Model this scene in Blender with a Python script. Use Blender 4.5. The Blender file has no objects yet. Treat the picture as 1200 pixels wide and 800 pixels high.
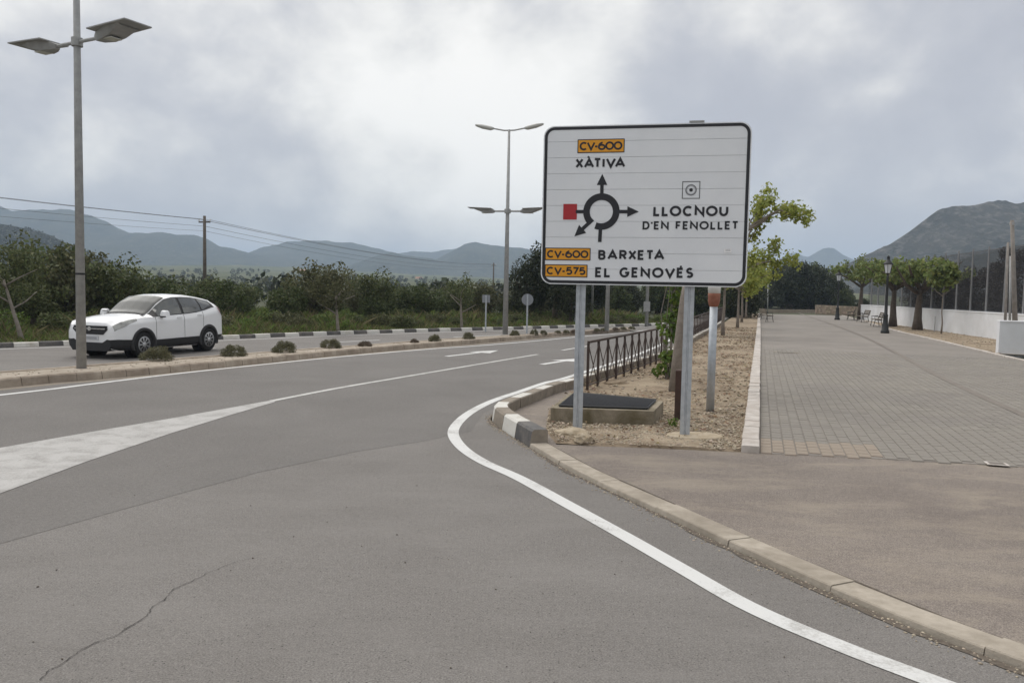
import bpy, math, random
import numpy as np
from mathutils import Vector, Matrix

S = bpy.context.scene
C = S.collection
R = math.radians
random.seed(7)
RNG = np.random.default_rng(11)

# ---------------------------------------------------------------- camera
CAM_H = 1.85
FPX = 950.0                      # focal length in pixels of a 1200 px wide frame
PITCH, ROLL = math.atan(60 / FPX), 0.020
_R0, _U0 = Vector((1, 0, 0)), Vector((0, math.sin(PITCH), math.cos(PITCH)))
_F = Vector((0, math.cos(PITCH), -math.sin(PITCH)))
_Rv = math.cos(ROLL) * _R0 + math.sin(ROLL) * _U0
_Uv = math.cos(ROLL) * _U0 - math.sin(ROLL) * _R0
cam_d = bpy.data.cameras.new('camera')
cam_d.sensor_fit = 'HORIZONTAL'; cam_d.sensor_width = 36.0; cam_d.lens = 36.0 * FPX / 1200
cam_d.clip_start = 0.1; cam_d.clip_end = 30000
cam = bpy.data.objects.new('camera', cam_d); C.objects.link(cam)
cam.matrix_world = Matrix(((_Rv.x, _Uv.x, -_F.x, 0), (_Rv.y, _Uv.y, -_F.y, 0),
                           (_Rv.z, _Uv.z, -_F.z, CAM_H), (0, 0, 0, 1)))
S.camera = cam

def ray(px, py):
    return _F + _Rv * ((px - 600) / FPX) + _Uv * ((400 - py) / FPX)
def at(px, py, z=0.0):           # where the surveyed sight line meets the level z
    d = ray(px, py); t = (z - CAM_H) / d.z
    return Vector((d.x * t, d.y * t, z))
def far(px, py, Y):              # where the surveyed sight line stands at the distance Y
    d = ray(px, py); t = Y / d.y
    return Vector((d.x * t, Y, CAM_H + d.z * t))

# ---------------------------------------------------------------- sky, sun, exposure
CLOUD_AT = (33.900, 22.700, 16.400)
SUN_EL, SUN_AZ = R(62), R(-40)    # azimuth clockwise from +Y
W = bpy.data.worlds.new("World"); S.world = W; W.use_nodes = True
nt = W.node_tree; nt.nodes.clear()
def N(tree, typ, **kw):
    n = tree.nodes.new(typ)
    for k, v in kw.items():
        if k == 'inp':
            for i, val in v.items(): n.inputs[i].default_value = val
        else: setattr(n, k, v)
    return n
L = lambda t, a, b: t.links.new(a, b)
wo = N(nt, 'ShaderNodeOutputWorld'); bg = N(nt, 'ShaderNodeBackground', inp={1: 0.1})
sky = N(nt, 'ShaderNodeTexSky', sky_type='NISHITA', sun_disc=False, sun_elevation=SUN_EL, sun_rotation=SUN_AZ,
        altitude=100, air_density=1.0, dust_density=2.0)
tc = N(nt, 'ShaderNodeTexCoord')
mp = N(nt, 'ShaderNodeMapping', inp={1: CLOUD_AT, 3: (1.75, 1.75, 2.5)}); L(nt, tc.outputs['Generated'], mp.inputs[0])
def cloud_noise(scale, det, rough, dist):
    n = N(nt, 'ShaderNodeTexNoise', inp={'Scale': scale, 'Detail': det, 'Roughness': rough, 'Distortion': dist}); L(nt, mp.outputs[0], n.inputs['Vector']); return n
n1 = cloud_noise(1.25, 3.0, 0.45, 0.3)           # the large dark and light masses
n2 = cloud_noise(3.2, 10.0, 0.55, 0.2)          # billows
n3 = cloud_noise(9.0, 8.0, 0.60, 0.1)            # ragged edges
def madd(a, k, b=None):
    n = N(nt, 'ShaderNodeMath', operation='MULTIPLY_ADD', inp={1: k, 2: 0.0}); L(nt, a, n.inputs[0])
    if b is not None: L(nt, b, n.inputs[2])
    return n.outputs[0]
nm = madd(n1.outputs[0], 0.62, madd(n2.outputs[0], 0.34, madd(n3.outputs[0], 0.12)))
cr = N(nt, 'ShaderNodeValToRGB'); cr.color_ramp.interpolation = 'B_SPLINE'; L(nt, nm, cr.inputs[0])
e = cr.color_ramp.elements           # cloud brightness, scaled up to sky radiance below
e[0].position = 0.44; e[0].color = (.285, .288, .312, 1)
e[1].position = 0.66; e[1].color = (.63, .615, .585, 1)
for q_, c_ in ((0.50, (.325, .327, .345, 1)), (0.54, (.395, .392, .395, 1)), (0.575, (.475, .467, .455, 1)), (0.61, (.545, .535, .51, 1))): cr.color_ramp.elements.new(q_).color = c_
cs_ = N(nt, 'ShaderNodeVectorMath', operation='SCALE', inp={3: 11.8}); L(nt, cr.outputs[0], cs_.inputs[0])
mx = N(nt, 'ShaderNodeMix', data_type='RGBA', inp={0: 0.94})
L(nt, sky.outputs[0], mx.inputs[6]); L(nt, cs_.outputs[0], mx.inputs[7])
L(nt, mx.outputs[2], bg.inputs[0]); L(nt, bg.outputs[0], wo.inputs[0])

sd = bpy.data.lights.new('sun', 'SUN'); sd.energy = 1.5; sd.angle = R(70); sd.color = (1.0, 0.96, 0.9)
sun = bpy.data.objects.new('sun', sd); C.objects.link(sun)
sv = Vector((math.sin(SUN_AZ) * math.cos(SUN_EL), math.cos(SUN_AZ) * math.cos(SUN_EL), math.sin(SUN_EL)))
sun.rotation_euler = sv.to_track_quat('Z', 'Y').to_euler(); sun.location = (0, 0, 50)
vs = S.view_settings
S.display_settings.display_device = 'sRGB'
vs.view_transform = 'Standard'; vs.look = 'None'; vs.gamma = 1.0; vs.exposure = 0.63; vs.use_curve_mapping = False
S.cycles.max_bounces = 6; S.cycles.transparent_max_bounces = 24; S.cycles.volume_bounces = 2
S.cycles.use_denoising = True

# ---------------------------------------------------------------- materials
def mat(name, col, col2=None, scale=20.0, rough=0.8, bump=0.0, bscale=None, metal=0.0, spec=0.4, detail=6.0,
        mixpos=(0.35, 0.65), island=0.0, coords='Object', trans=0.0, alpha=None, coat=0.0, big=None):
    m = bpy.data.materials.new(name); m.use_nodes = True
    t = m.node_tree; b = t.nodes['Principled BSDF']
    b.inputs['Roughness'].default_value = rough; b.inputs['Metallic'].default_value = metal
    b.inputs['Specular IOR Level'].default_value = spec
    if coat: b.inputs['Coat Weight'].default_value = coat; b.inputs['Coat Roughness'].default_value = 0.06
    c0 = tuple(col) + (1,)
    tcn = N(t, 'ShaderNodeTexCoord'); src = tcn.outputs[coords]
    out = None
    if col2 is not None:
        nz = N(t, 'ShaderNodeTexNoise', inp={'Scale': scale, 'Detail': detail, 'Roughness': 0.6}); L(t, src, nz.inputs['Vector'])
        mr = N(t, 'ShaderNodeMapRange', inp={1: mixpos[0], 2: mixpos[1]}); L(t, nz.outputs[0], mr.inputs[0])
        mxx = N(t, 'ShaderNodeMix', data_type='RGBA', inp={6: c0, 7: tuple(col2) + (1,)})
        L(t, mr.outputs[0], mxx.inputs[0]); out = mxx.outputs[2]
    if big is not None:            # (scale, colour, amount): broad stains
        nz = N(t, 'ShaderNodeTexNoise', inp={'Scale': big[0], 'Detail': 5.0, 'Roughness': 0.6, 'Distortion': 0.6}); L(t, src, nz.inputs['Vector'])
        mr = N(t, 'ShaderNodeMapRange', inp={1: 0.42, 2: 0.68, 4: big[2]}); L(t, nz.outputs[0], mr.inputs[0])
        mxx = N(t, 'ShaderNodeMix', data_type='RGBA', inp={6: c0, 7: tuple(big[1]) + (1,)})
        if out: L(t, out, mxx.inputs[6])
        L(t, mr.outputs[0], mxx.inputs[0]); out = mxx.outputs[2]
    if island:
        g = N(t, 'ShaderNodeNewGeometry')
        mr = N(t, 'ShaderNodeMapRange', inp={3: 1 - island, 4: 1 + island}); L(t, g.outputs['Random Per Island'], mr.inputs[0])
        hs = N(t, 'ShaderNodeHueSaturation', inp={4: c0})
        if out: L(t, out, hs.inputs['Color'])
        mh = N(t, 'ShaderNodeMapRange', inp={3: 0.5 - island * 0.06, 4: 0.5 + island * 0.06})
        ww = N(t, 'ShaderNodeTexWhiteNoise', noise_dimensions='1D'); L(t, g.outputs['Random Per Island'], ww.inputs['W'])
        L(t, ww.outputs['Value'], mh.inputs[0]); L(t, mh.outputs[0], hs.inputs['Hue'])
        L(t, mr.outputs[0], hs.inputs['Value']); out = hs.outputs[0]
    if out: L(t, out, b.inputs['Base Color'])
    else: b.inputs['Base Color'].default_value = c0
    if bump:
        nb = N(t, 'ShaderNodeTexNoise', inp={'Scale': bscale or scale * 3, 'Detail': 8.0, 'Roughness': 0.65}); L(t, src, nb.inputs['Vector'])
        bp = N(t, 'ShaderNodeBump', inp={'Strength': bump, 'Distance': 0.02}); L(t, nb.outputs[0], bp.inputs['Height']); L(t, bp.outputs[0], b.inputs['Normal'])
    if trans:
        tr = N(t, 'ShaderNodeBsdfTranslucent'); ad = N(t, 'ShaderNodeMixShader', inp={0: trans})
        if out: L(t, out, tr.inputs[0])
        else: tr.inputs[0].default_value = c0
        o = t.nodes['Material Output']; L(t, b.outputs[0], ad.inputs[1]); L(t, tr.outputs[0], ad.inputs[2]); L(t, ad.outputs[0], o.inputs[0])
    if alpha is not None:
        b.inputs['Alpha'].default_value = alpha
    return m

def asphalt(name, base, light, fine, specks=1.0, grain=1.0):
    m = bpy.data.materials.new(name); m.use_nodes = True
    t = m.node_tree; b = t.nodes['Principled BSDF']; b.inputs['Roughness'].default_value = 0.86; b.inputs['Specular IOR Level'].default_value = 0.25
    src = N(t, 'ShaderNodeTexCoord').outputs['Object']
    nz = N(t, 'ShaderNodeTexNoise', inp={'Scale': 0.55, 'Detail': 6, 'Roughness': 0.62, 'Distortion': 0.4}); L(t, src, nz.inputs['Vector'])
    m1 = N(t, 'ShaderNodeMix', data_type='RGBA', inp={6: base + (1,), 7: light + (1,)})
    mr = N(t, 'ShaderNodeMapRange', inp={1: .34, 2: .66}); L(t, nz.outputs[0], mr.inputs[0]); L(t, mr.outputs[0], m1.inputs[0])
    ng = N(t, 'ShaderNodeTexNoise', inp={'Scale': 95 * grain, 'Detail': 3, 'Roughness': 0.8}); L(t, src, ng.inputs['Vector'])
    mg = N(t, 'ShaderNodeMapRange', inp={1: .36, 2: .64, 3: 1 - fine, 4: 1 + fine}); L(t, ng.outputs[0], mg.inputs[0])
    nk = N(t, 'ShaderNodeTexNoise', inp={'Scale': 24.0, 'Detail': 5, 'Roughness': 0.8}); L(t, src, nk.inputs['Vector'])
    mk = N(t, 'ShaderNodeMapRange', inp={1: .36, 2: .64, 3: .88, 4: 1.12}); L(t, nk.outputs[0], mk.inputs[0])
    mm = N(t, 'ShaderNodeMath', operation='MULTIPLY'); L(t, mg.outputs[0], mm.inputs[0]); L(t, mk.outputs[0], mm.inputs[1])
    vo = N(t, 'ShaderNodeTexVoronoi', inp={'Scale': 60 * grain, 'Randomness': 1.0}); L(t, src, vo.inputs['Vector'])
    wn = N(t, 'ShaderNodeSeparateColor'); L(t, vo.outputs['Color'], wn.inputs[0])
    gt = N(t, 'ShaderNodeMath', operation='GREATER_THAN', inp={1: 0.955}); L(t, wn.outputs[0], gt.inputs[0])
    lt = N(t, 'ShaderNodeMath', operation='LESS_THAN', inp={1: 0.32}); L(t, vo.outputs['Distance'], lt.inputs[0])
    sp = N(t, 'ShaderNodeMath', operation='MULTIPLY'); L(t, gt.outputs[0], sp.inputs[0]); L(t, lt.outputs[0], sp.inputs[1])
    sp2 = N(t, 'ShaderNodeMath', operation='MULTIPLY_ADD', inp={1: -0.4 * specks}); L(t, sp.outputs[0], sp2.inputs[0]); L(t, mm.outputs[0], sp2.inputs[2])
    hs = N(t, 'ShaderNodeHueSaturation'); L(t, m1.outputs[2], hs.inputs['Color']); L(t, sp2.outputs[0], hs.inputs['Value'])
    L(t, hs.outputs[0], b.inputs['Base Color'])
    bp = N(t, 'ShaderNodeBump', inp={'Strength': 0.45, 'Distance': 0.008}); L(t, ng.outputs[0], bp.inputs['Height']); L(t, bp.outputs[0], b.inputs['Normal'])
    return m

def worn_paint(name, col, under, wear=0.5, scale=9.0):
    m = bpy.data.materials.new(name); m.use_nodes = True
    t = m.node_tree; b = t.nodes['Principled BSDF']; b.inputs['Roughness'].default_value = 0.7
    src = N(t, 'ShaderNodeTexCoord').outputs['Object']
    a = N(t, 'ShaderNodeTexNoise', inp={'Scale': 48, 'Detail': 7, 'Roughness': 0.8}); L(t, src, a.inputs['Vector'])
    c = N(t, 'ShaderNodeTexNoise', inp={'Scale': scale / 5, 'Detail': 8, 'Roughness': 0.68, 'Distortion': .5}); L(t, src, c.inputs['Vector'])
    ad = N(t, 'ShaderNodeMath', operation='MULTIPLY_ADD', inp={1: .45}); L(t, a.outputs[0], ad.inputs[0])
    sc2 = N(t, 'ShaderNodeMath', operation='MULTIPLY', inp={1: .55}); L(t, c.outputs[0], sc2.inputs[0]); L(t, sc2.outputs[0], ad.inputs[2])
    mr = N(t, 'ShaderNodeMapRange', inp={1: 0.58 - .14 * wear, 2: 0.70 - .10 * wear}); L(t, ad.outputs[0], mr.inputs[0])
    mx2 = N(t, 'ShaderNodeMix', data_type='RGBA', inp={6: col + (1,), 7: under + (1,)}); L(t, mr.outputs[0], mx2.inputs[0])
    L(t, mx2.outputs[2], b.inputs['Base Color'])
    return m

M = {}
M['road'] = asphalt('old_asphalt', (.168, .157, .146), (.198, .186, .174), .38, 1.3)
M['road_new'] = asphalt('smooth_asphalt', (.152, .143, .134), (.178, .168, .158), .28, .5, 1.2)
M['pavement'] = asphalt('reddish_asphalt', (.188, .160, .140), (.235, .203, .176), .42, .6)
def dust(m, col, amt):            # pale dust blown in streaks over a surface
    t = m.node_tree; b = t.nodes['Principled BSDF']; lk = b.inputs['Base Color'].links[0]; old = lk.from_socket
    src = t.nodes['Texture Coordinate'].outputs['Object']
    mpn = N(t, 'ShaderNodeMapping', inp={2: (0, 0, .5), 3: (.55, 1.3, 1)}); L(t, src, mpn.inputs[0])
    nz = N(t, 'ShaderNodeTexNoise', inp={'Scale': 1.4, 'Detail': 12, 'Roughness': .74, 'Distortion': .35}); L(t, mpn.outputs[0], nz.inputs['Vector'])
    mr = N(t, 'ShaderNodeMapRange', inp={1: .47, 2: .70, 4: amt}); L(t, nz.outputs[0], mr.inputs[0])
    mx3 = N(t, 'ShaderNodeMix', data_type='RGBA', inp={7: col + (1,)}); L(t, old, mx3.inputs[6]); L(t, mr.outputs[0], mx3.inputs[0]); L(t, mx3.outputs[2], b.inputs['Base Color'])
dust(M['pavement'], (.36, .31, .245), .62)
dust(M['road'], (.235, .222, .208), .45)
M['line'] = worn_paint('road_paint', (.62, .62, .605), (.34, .33, .31), .55)
M['line_old'] = worn_paint('worn_road_paint', (.42, .41, .395), (.25, .24, .225), .85, 14)
M['line_mid'] = worn_paint('faded_road_paint', (.52, .515, .49), (.28, .27, .255), .7, 12)
M['crack'] = mat('crack', (.062, .058, .054), rough=1)
M['conc_kerb'] = mat('kerb_concrete', (.35, .31, .25), (.45, .40, .33), 9, .9, .4, 60, island=.08, big=(2.0, (.20, .17, .13), .6))
M['kerb_white'] = worn_paint('kerb_white_paint', (.62, .605, .56), (.38, .345, .28), .6, 8)
M['kerb_black'] = worn_paint('kerb_black_paint', (.075, .073, .072), (.19, .17, .15), .7, 8)
M['kerb_bare'] = mat('kerb_bare_concrete', (.22, .19, .155), (.30, .26, .21), 8, .95, .3, 60)
M['kerb_med'] = mat('median_kerb_concrete', (.31, .255, .20), (.42, .36, .29), 5, .95, .3, 60, big=(1.2, (.17, .135, .105), .6))
M['kerb_prom'] = mat('promenade_kerb_concrete', (.44, .40, .36), (.60, .56, .52), 6, .9, .2, 50, big=(2.2, (.36, .30, .25), .5))
M['soil'] = mat('planting_soil', (.17, .125, .082), (.30, .235, .165), 3.2, 1, .9, 20, big=(.9, (.41, .335, .24), .75))
M['gravel'] = mat('gravel_stone', (.46, .40, .31), (.35, .285, .215), 30, .95, island=.28)
M['med_soil'] = mat('median_soil', (.33, .28, .22), (.43, .375, .31), 3, 1, .6, 40)
M['ground'] = mat('field_ground', (.042, .050, .024), (.070, .072, .036), .05, 1, .5, 1.2, big=(.006, (.06, .07, .032), .8))
M['verge'] = mat('verge_soil', (.10, .10, .05), (.17, .14, .085), .6, 1, .6, 9)
M['galv'] = mat('galvanised_steel', (.40, .43, .46), (.50, .53, .56), 14, .5, metal=.55, spec=.5)
M['galv_dull'] = mat('weathered_galvanised_steel', (.30, .305, .30), (.38, .385, .38), 9, .6, metal=.3)
M['lamp_head'] = mat('lamp_head_metal', (.26, .26, .25), (.33, .33, .32), 6, .55, metal=.3)
M['lamp_glass'] = mat('lamp_lens', (.55, .55, .5), rough=.25)
M['sign_white'] = mat('sign_white_sheet', (.76, .785, .81), (.80, .82, .84), 2.0, .42, spec=.5, big=(1.1, (.70, .72, .75), .6))
M['sign_black'] = mat('sign_black_film', (.018, .019, .024), rough=.45)
M['sign_orange'] = mat('sign_orange_film', (.74, .335, .018), (.70, .30, .016), 8, .4)
M['sign_red'] = mat('sign_red_film', (.40, .022, .028), rough=.4)
M['sign_back'] = mat('sign_back_aluminium', (.27, .285, .31), rough=.6, metal=.3)
M['sign_gap'] = mat('sign_joint', (.42, .435, .45), rough=.7)
M['grey_film'] = mat('sign_grey_film', (.34, .35, .37), rough=.5)
M['rail'] = mat('rusty_brown_paint', (.042, .031, .027), (.075, .050, .038), 14, .7, .1, 60)
M['terra'] = mat('terracotta_paint', (.25, .095, .06), (.32, .14, .09), 14, .7)
M['white_paint'] = mat('white_paint', (.72, .72, .70), rough=.6)
M['plinth'] = mat('plinth_concrete', (.22, .19, .14), (.34, .295, .225), 4, 1, .5, 40, big=(3.0, (.12, .10, .055), .9))
M['grate'] = mat('black_grating', (.012, .014, .019), (.022, .024, .03), 30, .65)
M['rock'] = mat('footing_concrete', (.48, .41, .31), (.36, .29, .20), 9, 1, .6, 40)
M['whitewash'] = mat('whitewash', (.79, .80, .82), (.71, .72, .735), 1.4, .9, .15, 14, big=(.5, (.55, .54, .52), .35))
M['netpost'] = mat('net_post', (.28, .28, .285), (.22, .22, .225), 3, .7)
M['net'] = mat('sports_net', (.05, .05, .055), rough=1, alpha=.24)
M['concrete_pole'] = mat('concrete_pole', (.21, .19, .17), (.28, .255, .23), 5, .95)
M['wood_pole'] = mat('wood_pole', (.10, .085, .07), (.15, .13, .11), 4, .95)
M['wire'] = mat('wire', (.12, .12, .125), rough=.7)
M['black_iron'] = mat('black_iron', (.014, .015, .015), rough=.5, spec=.5)
M['lantern'] = mat('lantern_glass', (.60, .62, .64), rough=.3)
M['bench_wood'] = mat('bench_wood', (.15, .125, .095), (.20, .17, .135), 8, .8)
M['stonewall'] = mat('stone_wall_mortar', (.26, .22, .17), (.33, .28, .22), 2, 1, .4, 12)
M['stone'] = mat('wall_stone', (.33, .27, .21), (.24, .18, .13), 3, 1, .3, 20, island=.3)
M['bark'] = mat('grey_bark', (.20, .17, .145), (.28, .245, .21), 9, 1, .6, 40)
M['bark_dark'] = mat('dark_bark', (.085, .068, .052), (.13, .105, .085), 7, 1, .6, 30)
M['bark_pale'] = mat('pale_bark', (.30, .27, .235), (.22, .19, .16), 6, 1, .5, 30)
def leaf(name, c, isl=.35, tr=.28, rough=.6): return mat(name, c, rough=rough, spec=.3, island=isl, trans=tr)
M['leaf_bright'] = leaf('mulberry_leaf', (.29, .32, .085), .35, .45)
M['leaf_vine'] = leaf('vine_leaf', (.12, .18, .035), .4, .35)
M['leaf_orange'] = leaf('orange_tree_leaf', (.075, .095, .034), .5)
M['leaf_orange2'] = leaf('olive_green_leaf', (.098, .115, .045), .5)
M['leaf_brown'] = leaf('brownish_leaf', (.105, .108, .050), .45)
M['leaf_pine'] = leaf('pine_needle', (.034, .043, .021), .5, .2)
M['leaf_oak'] = leaf('dark_oak_leaf', (.046, .054, .027), .5, .25)
M['leaf_plane'] = leaf('plane_leaf', (.165, .20, .06), .45, .35)
M['leaf_cypress'] = leaf('cypress_needle', (.032, .026, .020), .5, .1)
M['leaf_shrub'] = leaf('shrub_leaf', (.135, .130, .070), .45, .25)
M['leaf_shrub2'] = leaf('shrub_brown_leaf', (.13, .098, .068), .45, .2)
M['weed'] = leaf('weed_blade', (.125, .165, .045), .55, .35)
M['weed_dry'] = leaf('dry_weed_blade', (.17, .15, .075), .45, .3)
M['far_tree'] = leaf('far_tree_leaf', (.042, .050, .026), .5, .1)
M['car_paint'] = mat('white_car_paint', (.80, .81, .82), rough=.28, spec=.5, coat=.6)
M['car_black'] = mat('black_plastic', (.018, .018, .019), (.026, .026, .027), 40, .6)
M['car_glass'] = mat('car_glass', (.05, .055, .05), rough=.04, spec=.9, coat=.5)
M['car_screen'] = mat('car_windscreen', (.03, .035, .032), rough=.06, spec=.3)
M['tyre'] = mat('tyre_rubber', (.014, .014, .014), rough=.85)
M['rim'] = mat('alloy_rim', (.46, .47, .48), rough=.4, metal=.2)
M['chrome'] = mat('chrome', (.6, .6, .6), rough=.2, metal=1)
M['head_lamp'] = mat('headlamp_lens', (.40, .41, .38), (.22, .22, .21), 5, .08, spec=.8, coat=.6)
M['tail_lamp'] = mat('tail_lamp_lens', (.30, .03, .015), rough=.15, coat=.5)
M['plate'] = mat('number_plate', (.55, .56, .58), rough=.5)
M['house'] = mat('house_wall', (.70, .68, .64), rough=.9)
M['rooftile'] = mat('house_roof', (.33, .17, .10), rough=.9)

# ---------------------------------------------------------------- mesh helpers
class MB:
    def __init__(s): s.v = []; s.f = []
    def add(s, vs, fs):
        o = len(s.v); s.v += [tuple(v) for v in vs]; s.f += [tuple(i + o for i in f) for f in fs]; return s
    def box(s, c, d, rz=0.0, taper=1.0, bev=0.0):
        hx, hy, hz = d[0] / 2, d[1] / 2, d[2] / 2
        lay = [(-hz, 1.0)] + ([(hz, taper)] if not bev else [(hz - bev, taper), (hz, taper)])
        vs = []; cs, sn = math.cos(rz), math.sin(rz)
        for k, (z, t) in enumerate(lay):
            q = bev if (bev and k == 2) else 0
            for x, y in ((-1, -1), (1, -1), (1, 1), (-1, 1)):
                X, Y = x * (hx * t - q), y * (hy * t - q)
                vs.append((c[0] + X * cs - Y * sn, c[1] + X * sn + Y * cs, c[2] + z))
        fs = [(3, 2, 1, 0)]
        for k in range(len(lay) - 1):
            for i in range(4): fs.append((k * 4 + i, k * 4 + (i + 1) % 4, k * 4 + 4 + (i + 1) % 4, k * 4 + 4 + i))
        b = (len(lay) - 1) * 4; fs.append((b, b + 1, b + 2, b + 3))
        return s.add(vs, fs)
    def tube(s, pts, rad, n=8, cap=True):
        pts = [Vector(p) for p in pts]
        if not hasattr(rad, '__len__'): rad = [rad] * len(pts)
        vs, fs = [], []; ref = None
        for i, p in enumerate(pts):
            d = (pts[min(i + 1, len(pts) - 1)] - pts[max(i - 1, 0)]).normalized()
            if ref is None: ref = Vector((0, 0, 1)) if abs(d.z) < .9 else Vector((1, 0, 0))
            a = d.cross(ref).normalized(); b = d.cross(a).normalized(); ref = b.cross(d) if False else ref
            for k in range(n):
                th = 2 * math.pi * k / n; vs.append(p + a * math.cos(th) * rad[i] + b * math.sin(th) * rad[i])
        for i in range(len(pts) - 1):
            for k in range(n): fs.append((i * n + k, i * n + (k + 1) % n, i * n + n + (k + 1) % n, i * n + n + k))
        if cap: fs.append(tuple(range(n))[::-1]); fs.append(tuple((len(pts) - 1) * n + k for k in range(n)))
        return s.add(vs, fs)
    def lathe(s, prof, n=12, c=(0, 0, 0)):
        vs, fs = [], []
        for r, z in prof:
            for k in range(n):
                th = 2 * math.pi * k / n; vs.append((c[0] + r * math.cos(th), c[1] + r * math.sin(th), c[2] + z))
        for i in range(len(prof) - 1):
            for k in range(n): fs.append((i * n + k, i * n + (k + 1) % n, i * n + n + (k + 1) % n, i * n + n + k))
        fs.append(tuple(range(n))[::-1]); fs.append(tuple((len(prof) - 1) * n + k for k in range(n)))
        return s.add(vs, fs)
    def prism(s, poly, z0, z1):
        n = len(poly)
        vs = [(p[0], p[1], z0) for p in poly] + [(p[0], p[1], z1) for p in poly]
        fs = [tuple(range(n))[::-1], tuple(range(n, 2 * n))] + [(i, (i + 1) % n, n + (i + 1) % n, n + i) for i in range(n)]
        return s.add(vs, fs)
    def vprism(s, poly, y0, y1):          # outline in x-z, thickness along y
        n = len(poly)
        vs = [(p[0], y0, p[1]) for p in poly] + [(p[0], y1, p[1]) for p in poly]
        fs = [tuple(range(n)), tuple(range(n, 2 * n))[::-1]] + [(i, n + i, n + (i + 1) % n, (i + 1) % n) for i in range(n)]
        return s.add(vs, fs)
    def mesh(s, name, m, smooth=False):
        me = bpy.data.meshes.new(name); me.from_pydata(s.v, [], s.f); me.update()
        if m: me.materials.append(m)
        if smooth:
            me.polygons.foreach_set('use_smooth', [True] * len(me.polygons))
        return me
    def build(s, name, m, parent=None, smooth=False, loc=None):
        return link(name, s.mesh(name, m, smooth), parent, loc)

def link(name, data, parent=None, loc=None, rz=None):
    o = bpy.data.objects.new(name, data); C.objects.link(o)
    if parent: o.parent = parent
    if loc is not None: o.location = loc
    if rz is not None: o.rotation_euler = (0, 0, rz)
    return o
def smooth_by_angle(o, ang=40):
    me = o.data
    try: me.set_sharp_from_angle(angle=R(ang))
    except Exception: pass
def tag(o, label, cat, group=None):
    o['label'] = label; o['category'] = cat
    if group: o['group'] = group
    return o
def thing(name, label, cat, loc=(0, 0, 0), rz=0.0, group=None):
    return tag(link(name, None, None, loc, rz), label, cat, group)
def kind(o, k): o['kind'] = k; return o
def mesh_np(name, V, F, m, smooth=False):
    V = np.asarray(V, np.float32); F = np.asarray(F, np.int32); k = F.shape[1]
    me = bpy.data.meshes.new(name)
    me.vertices.add(len(V)); me.vertices.foreach_set('co', V.ravel())
    me.loops.add(F.size); me.loops.foreach_set('vertex_index', F.ravel())
    me.polygons.add(len(F)); me.polygons.foreach_set('loop_start', np.arange(0, F.size, k, dtype=np.int32))
    me.update(calc_edges=True)
    if m: me.materials.append(m)
    if smooth: me.polygons.foreach_set('use_smooth', np.ones(len(F), bool))
    return me
def sheet(name, poly, z, m, parent=None, sub=0):
    me = bpy.data.meshes.new(name)
    from mathutils.geometry import tessellate_polygon
    vs = [Vector((p[0], p[1], z)) for p in poly]
    tri = tessellate_polygon([vs])
    me.from_pydata(vs, [], [t for t in tri]); me.update()
    import bmesh
    bm = bmesh.new(); bm.from_mesh(me); bmesh.ops.recalc_face_normals(bm, faces=bm.faces)
    if sum(f.normal.z for f in bm.faces) < 0: bmesh.ops.reverse_faces(bm, faces=bm.faces)
    bm.to_mesh(me); bm.free()
    me.materials.append(m)
    return link(name, me, parent)
def catmull(pts, step):
    P = [Vector((p[0], p[1], 0)) for p in pts]; out = []
    for i in range(len(P) - 1):
        a = P[i - 1] if i else P[0] * 2 - P[1]; b, c = P[i], P[i + 1]; d = P[i + 2] if i + 2 < len(P) else P[-1] * 2 - P[-2]
        n = max(2, int((c - b).length / step))
        for k in range(n):
            t = k / n
            out.append(.5 * (2 * b + (c - a) * t + (2 * a - 5 * b + 4 * c - d) * t * t + (3 * b - a - 3 * c + d) * t ** 3))
    return out + [P[-1]]
class Path:
    def __init__(s, pts, step=.1):
        s.p = catmull(pts, step); s.l = [0.0]
        for a, b in zip(s.p, s.p[1:]): s.l.append(s.l[-1] + (b - a).length)
        s.len = s.l[-1]; s.arr = np.array([(p.x, p.y) for p in s.p]); s.la = np.array(s.l)
    def pos(s, d):
        return Vector((float(np.interp(d, s.la, s.arr[:, 0])), float(np.interp(d, s.la, s.arr[:, 1])), 0))
    def tan(s, d):
        return (s.pos(min(d + .08, s.len)) - s.pos(max(d - .08, 0))).normalized()
    def off(s, d, o):                       # o > 0 : to the right of travel
        t = s.tan(d); return s.pos(d) + Vector((t.y, -t.x, 0)) * o
    def poly(s, o, d0=0, d1=None, step=.3):
        d1 = s.len if d1 is None else d1; n = max(2, int((d1 - d0) / step))
        return [s.off(d0 + (d1 - d0) * i / n, o) for i in range(n + 1)]
def strip(name, path, d0, d1, o0, o1, z, m, parent=None, step=.25):
    a = path.poly(o0, d0, d1, step); b = path.poly(o1, d0, d1, step); n = len(a)
    vs = [(p.x, p.y, z) for p in a] + [(p.x, p.y, z) for p in b]
    fs = [(i, n + i, n + i + 1, i + 1) for i in range(n - 1)]
    mb = MB(); mb.add(vs, fs); o = mb.build(name, m, parent)
    if o.data.polygons[0].normal.z < 0: o.data.flip_normals()
    return o
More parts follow.
